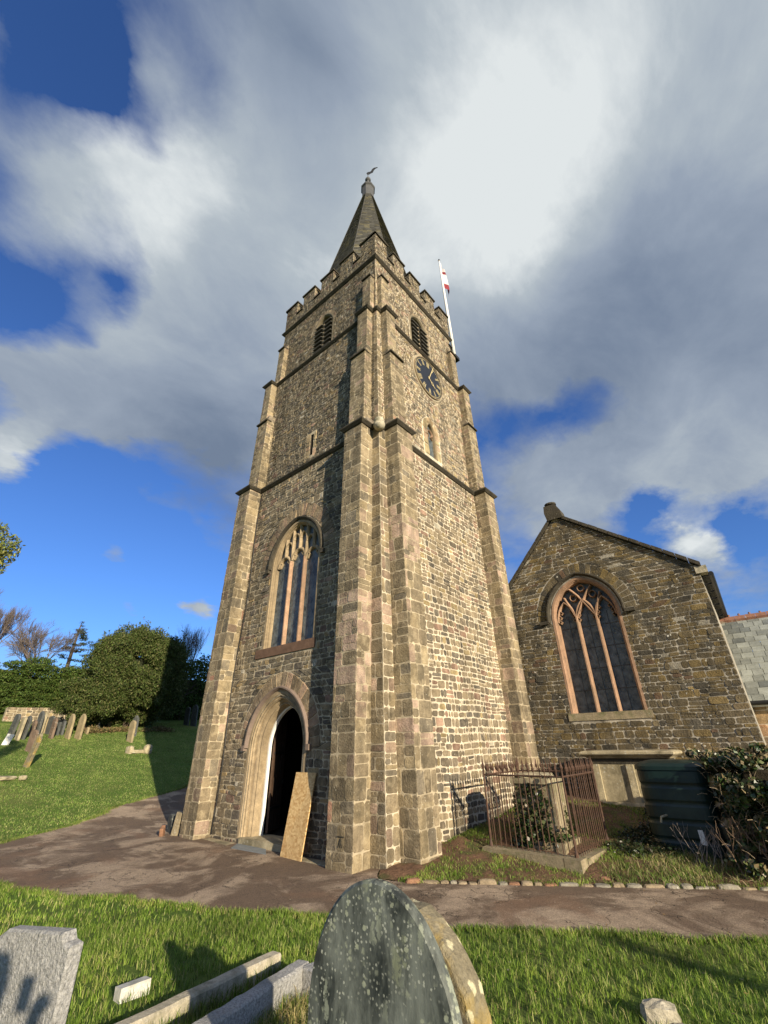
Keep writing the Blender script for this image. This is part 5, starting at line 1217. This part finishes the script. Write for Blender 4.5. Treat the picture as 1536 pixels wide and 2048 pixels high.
# ------------------------------------------------------------------ chest tomb against the gable
ct = thing('chest_tomb', 'buff stone chest tomb with moulded top slab against the gable wall', 'tomb', (2.6, 6.5, .4))
mb = MB()
def mbox(mb, x0, x1, y0, y1, prof):
    vs = []
    for d, z in prof: vs += [(x0-d, y0-d, z), (x1+d, y0-d, z), (x1+d, y1+d, z), (x0-d, y1+d, z)]
    fs = [(i*4+k, i*4+(k+1) % 4, (i+1)*4+(k+1) % 4, (i+1)*4+k) for i in range(len(prof)-1) for k in range(4)]+[(0, 3, 2, 1), tuple(len(prof)*4-4+k for k in range(4))]
    mb.add(vs, fs)
mbox(mb, 1.66, 3.5, 6.12, 6.95, [(.02, 1.52), (.05, 1.55), (.12, 1.585), (.15, 1.61), (.15, 1.65), (.11, 1.675), (.03, 1.69)]); mb.build('top_slab', M_['chest'], ct)
mb = MB(); mbox(mb, 1.72, 3.44, 6.18, 6.9, [(0, .6), (0, 1.40)]); mb.box(1.74, 3.42, 6.2, 6.88, 1.4, 1.49); mb.build('body', M_['chest'], ct)
mb = MB(); mbox(mb, 1.70, 3.46, 6.16, 6.92, [(0, 1.4), (.0, 1.518)]); mb.build('frieze', M_['dark_string'], ct)
for xa, xb in ((1.70, 1.88), (2.52, 2.68), (3.28, 3.46)): p = MB(); mbox(p, xa, xb, 6.13, 6.3, [(0, .6), (.0, 1.39)]); p.build('pilaster', M_['chest'], ct)
mb = MB(); mbox(mb, 1.66, 3.5, 6.12, 6.95, [(.08, .1), (.08, .50), (.02, .60)]); mb.build('base', M_['chest'], ct)
# ------------------------------------------------------------------ green tank
tk = thing('plastic_tank', 'dark green ribbed plastic tank half hidden beside the ivy', 'tank', (3.95, 3.8, .15))
def ssec(rx, ry, z, n=40, e=.45):
    return [(3.95+rx*math.copysign(abs(math.cos(2*math.pi*i/n))**e, math.cos(2*math.pi*i/n)), 3.85+ry*math.copysign(abs(math.sin(2*math.pi*i/n))**e, math.sin(2*math.pi*i/n)), z) for i in range(n)]
def loft(mb, prof, n=40, e=.45, mat=0):
    vs = []
    for s_, z in prof: vs += ssec(.58+s_, .52+s_, z, n, e)
    mb.add(vs, [(i*n+k, i*n+(k+1) % n, (i+1)*n+(k+1) % n, (i+1)*n+k) for i in range(len(prof)-1) for k in range(n)]+[tuple(range(n))[::-1], tuple((len(prof)-1)*n+k for k in range(n))], mat)
prof = [(-.03, .05)]
for z in np.arange(.12, 1.3, .27): prof += [(-.008, z), (.0, z+.02), (.0, z+.19), (-.008, z+.21), (-.014, z+.225), (-.014, z+.25)]
prof += [(-.02, 1.40)]
mb = MB(); loft(mb, prof); mb.build('body', M_['tank'], tk, False)
mb = MB(); loft(mb, [(-.01, 1.40), (.02, 1.41), (.02, 1.47), (-.03, 1.52), (-.2, 1.56), (-.5, 1.57)]); mb.build('lid', M_['tank'], tk)
mb = MB(); mb.tube([(3.75, 3.33, .72), (3.68, 3.2, .70), (3.66, 3.18, .62)], .018, 6); mb.build('outlet', M_['chest'], tk)
mb = MB(); mb.prism([(0, 0), (.09, -.01), (.07, .2), (-.0, .2)], lambda u, v, w: (4.17+u, 3.29-w, .34+v), 0, .01); mb.build('label', M_['white_paint'], tk)

# ------------------------------------------------------------------ foliage
def leafcloud(name, P, size, cols, mat='leaf', parent=None, aspect=.5, seed=0, updir=0., nrm=None, shade=None):
    n = len(P); a = NP.normal(size=(n, 3)); a[:, 2] += updir
    if nrm is not None: b = nrm+NP.normal(0, .45, (n, 3))
    else: b = NP.normal(size=(n, 3))
    a /= np.linalg.norm(a, axis=1)[:, None]; b = np.cross(np.cross(a, b), a) if nrm is not None else np.cross(a, b); b /= np.linalg.norm(b, axis=1)[:, None]+1e-9
    if nrm is not None: b = np.cross(a, b)
    s = size*(.6+.8*NP.random((n, 1)))
    Q = np.stack([P-a*s*.5, P+b*s*aspect*.5, P+a*s*.5, P-b*s*aspect*.5], 1)
    c = cols[NP.integers(0, len(cols), n)]*(.6+.8*NP.random((n, 1)))
    return npmesh(name, Q.reshape(-1, 3), F4=np.arange(n*4).reshape(n, 4), C=np.repeat(c, 4, axis=0), mat=M_[mat], parent=parent)
def clump_pts(clumps, dens, thick=.25):
    out = []; nr = []
    for (x, y, z, rx, ry, rz) in clumps:
        n = int(dens*(rx*ry+ry*rz+rx*rz)*4.2); d = NP.normal(size=(n, 3)); d /= np.linalg.norm(d, axis=1)[:, None]
        r = 1-thick*NP.random((n, 1))**1.5+.06*NP.normal(size=(n, 1)); out.append(np.array([x, y, z])+d*r*np.array([rx, ry, rz])); nr.append(d)
    return np.concatenate(out), np.concatenate(nr)
def limbs(mb, base, d, L_, r, depth, rr, spread=.5, nb=3, shrink=.72, upb=.15, minr=.006, bend=.18):
    pts = [Vector(base)]; rad = [r]; d = Vector(d).normalized(); seg = 4
    for i in range(seg):
        d = (d+Vector((jit(rr, bend), jit(rr, bend), jit(rr, bend)+upb*.3))).normalized(); pts.append(pts[-1]+d*L_/seg); rad.append(r*(1-.35*(i+1)/seg))
    mb.tube(pts, rad, 5 if r > .03 else 3, cap=False)
    if depth <= 0 or r < minr: return
    for k in range(nb):
        t = rr.random(); q = pts[2+int(t*2.99)] if k else pts[-1]
        a = Vector((jit(rr, 1), jit(rr, 1), jit(rr, 1))); dd = (d+a*spread*(.5 if k == 0 else 1.1)+Vector((0, 0, upb))).normalized()
        limbs(mb, q, dd, L_*shrink*(.8+.4*rr.random()), r*.62, depth-1, rr, spread, nb, shrink, upb, minr, bend)
# ivy on the pedestal tomb
P, n_ = clump_pts([(1.62, 2.25, .55, .3, .15, .4), (1.9, 2.3, .8, .2, .12, .35), (2.03, 2.6, .75, .1, .3, .45), (1.45, 2.4, .9, .14, .2, .3), (1.95, 2.3, .35, .2, .2, .2), (1.7, 2.3, 1.1, .25, .12, .12), (1.5, 2.2, .4, .2, .1, .3), (2.1, 2.35, .3, .15, .2, .25), (2.1, 2.8, .45, .12, .25, .35), (1.4, 2.2, .25, .2, .12, .15)], 520, .7)
IV = np.array([(.025, .05, .012), (.035, .06, .015), (.018, .036, .009), (.07, .08, .03), (.12, .09, .05)])  # leaf colours darkened for the shade inside the railings
leafcloud('ivy', P, .065, IV, 'ivy', it, .9)
gi = [(2.9+.9*R_.random(), 2.9+3.2*R_.random(), 0, .3, .3, .1) for k in range(60)]; gi = [(a, b, Hf(a, b)+.06, d, e, f) for a, b, c, d, e, f in gi]
P, n_ = clump_pts(gi, 260, .8); leafcloud('shade_leaves', P, .05, np.array([(.02, .035, .01), (.03, .045, .014), (.05, .04, .02)]), 'ivy')['kind'] = 'stuff'  # dark ground leaves added to deepen the shade between railings and tank
# big ivy mound on the right
iv = thing('ivy_bush', 'dense glossy ivy bush spilling over the green tank', 'bush', (5.1, 3.6, .1))
CL = [(4.45, 4.0, 1.56, .3, .4, .16), (4.75, 3.55, 1.5, .3, .35, .22), (4.85, 3.2, 1.1, .3, .3, .35), (5.2, 2.9, 1.3, .45, .4, .4), (5.7, 3.0, 1.4, .5, .5, .45), (6.3, 2.6, 1.1, .6, .5, .5), (4.62, 4.15, 1.42, .32, .35, .22), (5.0, 4.0, 1.35, .42, .4, .36), (5.5, 3.8, 1.35, .45, .5, .42), (6.1, 3.9, 1.4, .6, .6, .4), (5.15, 3.45, 1.0, .42, .4, .4), (4.95, 3.2, .62, .35, .35, .35), (5.45, 3.0, .7, .5, .45, .5), (5.0, 2.75, .28, .4, .3, .25), (5.6, 2.7, .35, .55, .4, .35), (6.1, 3.1, .8, .6, .6, .6), (4.75, 3.6, .95, .25, .3, .3)]
sub = []
for c in CL:
    for k in range(7):
        d = NP.normal(size=3); d /= np.linalg.norm(d); sub.append((c[0]+d[0]*c[3]*.8, c[1]+d[1]*c[4]*.8, c[2]+d[2]*c[5]*.8, c[3]*.38, c[4]*.38, c[5]*.38))
CL2 = [(6.6, 4.6, 1.6, .7, .6, .7), (7.3, 4.3, 1.5, .7, .7, .8), (6.9, 3.6, 1.3, .7, .6, .7), (6.5, 4.3, .6, .7, .7, .6), (7.2, 3.4, .6, .8, .8, .6)]  # unseen taller clumps added to shade the tank and chest tomb
for c in CL2:
    for k in range(9):
        d = NP.normal(size=3); d /= np.linalg.norm(d); sub.append((c[0]+d[0]*c[3]*.8, c[1]+d[1]*c[4]*.8, c[2]+d[2]*c[5]*.8, c[3]*.38, c[4]*.38, c[5]*.38))
P, n_ = clump_pts(sub, 1250, .8); leafcloud('foliage', P, .075, np.array([(.03, .06, .015), (.05, .085, .02), (.025, .045, .012), (.10, .115, .045), (.17, .13, .07), (.22, .17, .09)]), 'ivy', iv, .8)
cm = MB()
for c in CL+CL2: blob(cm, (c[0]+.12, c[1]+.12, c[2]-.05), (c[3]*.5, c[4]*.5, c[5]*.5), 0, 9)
cm.build('shade_core', surf('ivy_inner', (.03, .024, .014), 1., .4, 8, bump=1., bscale=20, bdist=.05), iv)  # dense dark core added so the ivy blocks the sun
mb = MB(); rr = random.Random(31)
for k in range(14):
    x = 4.75+.9*rr.random(); y = 2.5+.9*rr.random(); limbs(mb, (x, y, Hf(x, y)), (jit(rr, .5)-.15, jit(rr, .5), 1), .4, .009, 2, rr, .6, 3, .7, .1, .003)
mb.build('stems', surf('ivy_stems', (.22, .15, .10), .9, .3, 10, bump=0), iv)
mb = MB()
for k in range(420):
    c = rr.choice(CL); p = Vector((c[0]+jit(rr, c[3]*1.1), c[1]-abs(jit(rr, c[4]))*1.05, c[2]+jit(rr, c[5]*1.1))); d = Vector((jit(rr, 1), jit(rr, 1)-.3, jit(rr, 1))).normalized()*.16; mb.tube([p, p+d*.5+Vector((0, 0, .02)), p+d], .003, 3, cap=False)
mb.build('twigs', surf('pale_twigs', (.36, .28, .18), .9, .3, 10, bump=0), iv)['kind'] = 'stuff'
# small bare weeds before the tank
mb = MB()
for k in range(14): limbs(mb, (3.9+.7*rr.random(), 2.85+.2*rr.random(), .12), (jit(rr, .7), jit(rr, .4), 1), .25, .006, 2, rr, .7, 2, .7, .1, .001)
tag(mb.build('dead_weeds', surf('weed_stems', (.3, .24, .2), .9, .3, 10, bump=0)), 'bare dead weed stems in front of the green tank', 'weeds')
# hedge behind the gravestones
HC = np.array([(.055, .095, .018), (.075, .12, .022), (.04, .07, .014), (.10, .125, .03)])
def shell(name, label, cat, clumps, dens, leaf, cols, core=None, trunks=(), asp=.5, upd=0., shoots=0):
    c0 = clumps[0]; z = Hf(c0[0], c0[1]); o = thing(name, label, cat, (c0[0], c0[1], z))
    P, n_ = clump_pts(clumps, dens, .5)
    if shoots:
        k_ = NP.integers(0, len(P), shoots); d = n_[k_]*.6+NP.normal(0, .35, (shoots, 3)); d[:, 2] += .55; t = NP.random((shoots, 14, 1))*.5
        P = np.concatenate([P, (P[k_][:, None, :]+d[:, None, :]*t+NP.normal(0, .035, (shoots, 14, 3))).reshape(-1, 3)])
    leafcloud('foliage', P, leaf, cols, 'leaf', o, asp, updir=upd)
    mb = MB(); rr = random.Random(len(clumps))
    for (x, y, L_, r) in trunks: limbs(mb, (x, y, Hf(x, y)-.1), (jit(rr, .15), jit(rr, .15), 1), L_, r, 3, rr, .7, 3, .7, .1, .02)
    if trunks: mb.build('trunk', M_['bark'], o)
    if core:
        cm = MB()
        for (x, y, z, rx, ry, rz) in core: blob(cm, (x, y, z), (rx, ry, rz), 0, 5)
        cm.build('shade_core', surf('inner_shade', (.022, .026, .012), 1., .3, 2, bump=0), o)  # dark blobs give the shade inside the foliage as colour
    return o
cl = []; rr = random.Random(2)
for y in np.arange(-16, 7.6, .8):
    x = -30.2+.35*math.sin(y*.7); zg = Hf(x, y); top = 3.0+.25*math.sin(y*1.1)+.15*math.sin(y*2.9)+(.5 if y > 3.5 else 0)
    for zz in np.arange(.3, top, .42):
        bul = .55+.35*rr.random(); cl.append((x+.2*jit(rr, 1)-.3*(zz/top), y+jit(rr, .3), zg+zz+jit(rr, .1), bul*1.0, .75, .26))
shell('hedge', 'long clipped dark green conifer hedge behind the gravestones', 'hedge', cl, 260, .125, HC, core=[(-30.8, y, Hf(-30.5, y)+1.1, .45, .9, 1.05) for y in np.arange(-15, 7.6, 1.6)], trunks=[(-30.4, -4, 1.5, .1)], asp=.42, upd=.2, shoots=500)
# big round evergreen, part sunlit, part in the tower's shadow
rr = random.Random(12); yc = (-25.6, 5.35); zg = Hf(*yc)
cl = []
for k in range(300):
    d = Vector((jit(rr, 1), jit(rr, 1), jit(rr, 1)));
    if d.length < .2: continue
    d.normalize(); zz = 3.0+d.z*2.55; w_ = 1.0
    ir = .82+.34*rr.random(); cl.append((yc[0]+d.x*2.3*ir, yc[1]+d.y*2.45*ir, zg+3.0+d.z*2.45*ir, .5+.3*rr.random(), .5+.3*rr.random(), .42+.25*rr.random()))
for k in range(40): cl.append((yc[0]+1.2+jit(rr, 1.0), yc[1]-2.7+jit(rr, 1.2), zg+.3+2.0*rr.random(), .5, .55, .4))
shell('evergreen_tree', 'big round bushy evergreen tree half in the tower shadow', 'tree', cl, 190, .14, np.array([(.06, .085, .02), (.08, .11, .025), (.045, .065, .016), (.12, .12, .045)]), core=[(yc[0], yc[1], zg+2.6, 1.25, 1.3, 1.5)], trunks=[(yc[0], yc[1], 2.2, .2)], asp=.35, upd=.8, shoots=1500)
rr = random.Random(14); cl = []
for y in np.arange(9.2, 22, .9):
    x = -28.2-.25*(y-9); zg = Hf(x, y); top = 4.2+.4*math.sin(y*1.7)
    for zz in np.arange(.3, top, .5): cl.append((x+jit(rr, .3), y+jit(rr, .3), zg+zz, .7, .7, .42))
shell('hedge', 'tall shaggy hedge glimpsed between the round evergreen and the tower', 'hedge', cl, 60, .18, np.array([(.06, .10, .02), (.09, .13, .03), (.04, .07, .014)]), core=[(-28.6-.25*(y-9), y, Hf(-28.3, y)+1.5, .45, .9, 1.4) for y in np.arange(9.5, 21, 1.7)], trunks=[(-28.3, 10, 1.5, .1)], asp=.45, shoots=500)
# low tangle under the round evergreen
rr = random.Random(15); cl = [(-24.2+jit(rr, .5), 2.7+4.6*rr.random(), 0, .35, .4, .18) for k in range(26)]; cl = [(a, b, Hf(a, b)+.08, d, e, f) for a, b, c, d, e, f in cl]
P, n_ = clump_pts(cl, 90, .8); o = leafcloud('undergrowth', P, .1, np.array([(.16, .11, .05), (.10, .10, .035), (.2, .15, .07)]), 'leaf'); o['kind'] = 'stuff'
# boundary wall
bw = MB(); MW = lambda u, v, w: (-27.6+w+.08*(u-2), u, v+Hf(-27.6, u)); wl = lambda v: [(-.4, 4.3)]
for y in np.arange(-.4, 4.3, .47): bw.box(-27.9, -27.6, y, y+.47, 0, .75, 0, T=lambda x, y_, z: (x+.08*(y_-2), y_, z+Hf(-27.6, y_)))
masonry(bw, MW, courses(0, .78, .1, .2, rng), wl, (.15, .4), .012, .03, pal_tower, rng); tag(bw.build('stone_wall', [M_['mortar_dull'], M_['stone']]), 'low tumbledown stone wall in front of the clipped hedge', 'wall')
# bare trees beyond the hedge
def baretree(x, y, L_, r, label, seed, spread, upb, depth=6, col='twig', trunk_up=1., lean=(0, 0)):
    rr = random.Random(seed); z = Hf(x, y); o = thing('bare_tree', label, 'tree', (x, y, z)); tb = MB(); tb.tube([(x, y, z-.2), (x+.05, y, z+trunk_up*.5), (x+.1, y+lean[1]*.3, z+trunk_up)], [r*1.2, r, r*.9], 8); tb.build('trunk', M_['bark'], o)
    mb = MB()
    for k in range(5):
        a = k*1.257+jit(rr, .4); limbs(mb, (x+.1, y, z+trunk_up*(.75+.05*k)), (math.cos(a)*spread+lean[0], math.sin(a)*spread+lean[1], 1), L_, r*.38, depth-1, rr, .55, 4, .70, upb, .003, .12)
    mb.build('branches', M_[col], o); return o
baretree(-53.3, .9, 2.4, .2, 'bare grey tree with fan of fine upswept twigs at the left edge', 3, .6, .25, 6, trunk_up=1.5)
baretree(-51.6, 5.2, 1.9, .2, 'small domed bare brown tree beyond the hedge', 8, 1.1, .05, 6, 'twig', 1.3)
baretree(-33.2, 12.3, 1.8, .10, 'slender bare twiggy tree just left of the tower', 9, .35, .4, 5, trunk_up=2.2)
# ragged conifer
cf = thing('conifer', 'ragged dark conifer poking up above the hedge', 'tree', (-54.0, 8.8, Hf(-54, 8.8))); rr = random.Random(6)
mb = MB(); zc = Hf(-54, 8.8); mb.tube([(-54, 8.8, zc-.2), (-54, 8.8, zc+4), (-54, 8.9, zc+6.6)], [.25, .15, .03], 6); mb.build('trunk', M_['bark'], cf)
cl = []
for k in range(40):
    f = rr.random(); z = zc+2.2+4.4*f; rad = 1.6*(1-f)+.12; a = rr.random()*6.28; cl.append((-54+math.cos(a)*rad*.7, 8.8+math.sin(a)*rad*.8+.2, z+jit(rr, .2), .3+.35*(1-f), .3+.35*(1-f), .14))
for k in range(10): cl.append((-54+jit(rr, .5), 11.0+jit(rr, .7), zc+2.5+2.2*rr.random(), .35, .4, .25))
P, n_ = clump_pts(cl, 38, .8); leafcloud('foliage', P, .22, np.array([(.035, .05, .03), (.05, .07, .035)]), 'leaf', cf, .3)
# house roof beyond the hedge
hs = thing('house', 'low house with a red brown roof just showing above the hedge', 'house', (-50, -3, Hf(-50, -3))); hz = Hf(-50, -3)
mb = MB(); mb.box(-54, -47, -12, 3.4, hz-.5, hz-.6+.9); mb.build('wall', M_['chest'], hs)
mb = MB(); mb.add([(-46.7, -12.3, hz+.2), (-46.7, 3.7, hz+.2), (-50.5, 3.7, hz+1.35), (-50.5, -12.3, hz+1.35), (-54.3, 3.7, hz+.2), (-54.3, -12.3, hz+.2)], [(0, 1, 2, 3), (3, 2, 4, 5), (1, 4, 2), (0, 3, 5)]); mb.build('roof', surf('red_tiles', (.22, .07, .05), .9, .25, 2), hs)
# conifer whose drooping tips enter at the left edge
dt = thing('cypress_tree', 'golden green drooping cypress at the left edge of the picture', 'tree', (-9.6, -9.6, 0)); rr = random.Random(17)
mb = MB(); mb.tube([(-9.6, -9.6, -.2), (-9.6, -9.6, 3), (-9.6, -9.6, 8.2)], [.28, .2, .04], 8); mb.build('trunk', M_['bark'], dt)
cl = []
for k in range(90):
    f = rr.random(); z = 2.3+5.8*f; rad = 2.1*math.sqrt(max(0, 1-f*f))+.1; a = rr.random()*6.28; cl.append((-9.6+math.cos(a)*rad, -9.6+math.sin(a)*rad, z, .35, .35, .5))
for (x, y, z, s) in [(-7.35, -5.62, 6.3, .42), (-7.4, -5.75, 5.9, .42), (-7.5, -5.85, 5.45, .34), (-7.6, -5.95, 5.05, .22), (-7.4, -5.9, 6.7, .3), (-7.8, -6.6, 6.2, .6), (-8.1, -7.2, 6.0, .7), (-8.5, -8, 6.0, .8)]: cl.append((x, y, z, s*.8, s*.8, s))
P, n_ = clump_pts(cl, 520, .7); leafcloud('foliage', P, .09, np.array([(.19, .20, .05), (.14, .17, .04), (.09, .12, .03), (.25, .24, .07)]), 'leaf', dt, .35, updir=-.9)

# ------------------------------------------------------------------ people behind the camera whose shadows fall into view
def person(name, label, x, y, face, camz=None, arm='front'):
    z = Hf(x, y); o = bpy.data.meshes.new('person'); c, s = math.cos(face), math.sin(face)
    W = lambda a, b, h: (x+a*c-b*s, y+a*s+b*c, z+h)      # a forward, b left
    J = {'pel': (0, 0, .95), 'ch': (0, 0, 1.3), 'ne': (.02, 0, 1.5), 'hd': (.04, 0, 1.62), 'ht': (.03, 0, 1.74),
         'ls': (0, .19, 1.44), 'le': (.16, .3, 1.2), 'lw': (.38, .16, 1.42), 'rs': (0, -.19, 1.44), 're': (.16, -.3, 1.2), 'rw': (.38, -.12, 1.42),
         'lh': (0, .1, .9), 'lk': (.03, .11, .5), 'la': (0, .12, .09), 'lt': (.17, .13, .04), 'rh': (0, -.1, .9), 'rk': (.03, -.11, .5), 'ra': (0, -.12, .09), 'rt': (.17, -.13, .04)}
    if arm == 'side': J['le'] = (.1, .34, 1.28); J['lw'] = (.16, .42, 1.56)
    Rr = {'pel': .15, 'ch': .17, 'ne': .06, 'hd': .10, 'ht': .08, 'ls': .08, 'le': .05, 'lw': .035, 'rs': .08, 're': .05, 'rw': .035, 'lh': .1, 'lk': .065, 'la': .045, 'lt': .035, 'rh': .1, 'rk': .065, 'ra': .045, 'rt': .035}
    Ed = [('pel', 'ch'), ('ch', 'ne'), ('ne', 'hd'), ('hd', 'ht'), ('ch', 'ls'), ('ls', 'le'), ('le', 'lw'), ('ch', 'rs'), ('rs', 're'), ('re', 'rw'), ('pel', 'lh'), ('lh', 'lk'), ('lk', 'la'), ('la', 'lt'), ('pel', 'rh'), ('rh', 'rk'), ('rk', 'ra'), ('ra', 'rt')]
    for hnd, w_ in (('l', J['lw']), ('r', J['rw'])):
        for q in range(5):
            a = (w_[0]+.06, w_[1]+(.035-.0175*q), w_[2]+.03); b = (a[0]+.035, a[1], a[2]+.045-(.02 if q in (0, 4) else 0))
            J[f'{hnd}f{q}'] = a; J[f'{hnd}g{q}'] = b; Rr[f'{hnd}f{q}'] = .011; Rr[f'{hnd}g{q}'] = .009; Ed += [(hnd+'w', f'{hnd}f{q}'), (f'{hnd}f{q}', f'{hnd}g{q}')]
    K = list(J); o.from_pydata([W(*J[k]) for k in K], [(K.index(a), K.index(b)) for a, b in Ed], []); ob = bpy.data.objects.new(name, o); COL.objects.link(ob)
    sk = ob.modifiers.new('skin', 'SKIN'); o.skin_vertices.new() if not o.skin_vertices else None
    for i, k in enumerate(K): o.skin_vertices[0].data[i].radius = (Rr[k], Rr[k])
    o.skin_vertices[0].data[0].use_root = True; sb = ob.modifiers.new('sub', 'SUBSURF'); sb.levels = 1; sb.render_levels = 2
    o.materials.append(M_['cloth']); tag(ob, label, 'person')
    hb = MB(); ctr = W(.02, 0, 1.66); blob(hb, ctr, (.12, .12, .15), 0, 3); h_ = hb.build('hair', surf('hair', (.05, .03, .02), .8, .2, 10), ob, True)
    return ob, W(.47, .02 if arm == 'front' else .42, 1.50 if arm == 'front' else 1.62)
fdir = math.atan2(.767, -.642)
pz = .40
p1, ph = person('person', 'person in dark clothes holding a phone up to photograph the tower', 6.0252+.51*.642, -7.0752-.51*.767, fdir)
def phone(p, face, label):
    mb = MB(); c, s = math.cos(face), math.sin(face); mb.box(-.004, .004, -.036, .036, -.075, .075, T=lambda a, b, h: (p[0]+a*c-b*s, p[1]+a*s+b*c, p[2]+h)); tag(mb.build('phone', M_['black_paint_and_shade']), label, 'phone')
phone((6.0252+.03*.642, -7.0752-.03*.767, 1.86), fdir, 'black phone held up behind the lens by the photographer')
# timber post behind the camera on the right: its shadow stripes the lawn
mb = MB(); mb.tube([(16.4, -5.2, Hf(16.4, -5.2)-.3), (16.45, -5.2, 2.2), (16.4, -5.17, 3.9)], [.24, .2, .12], 10)
tag(mb.build('timber_post', M_['bark'], None, True), 'tall stout weathered timber post standing on the lawn behind the camera', 'post')
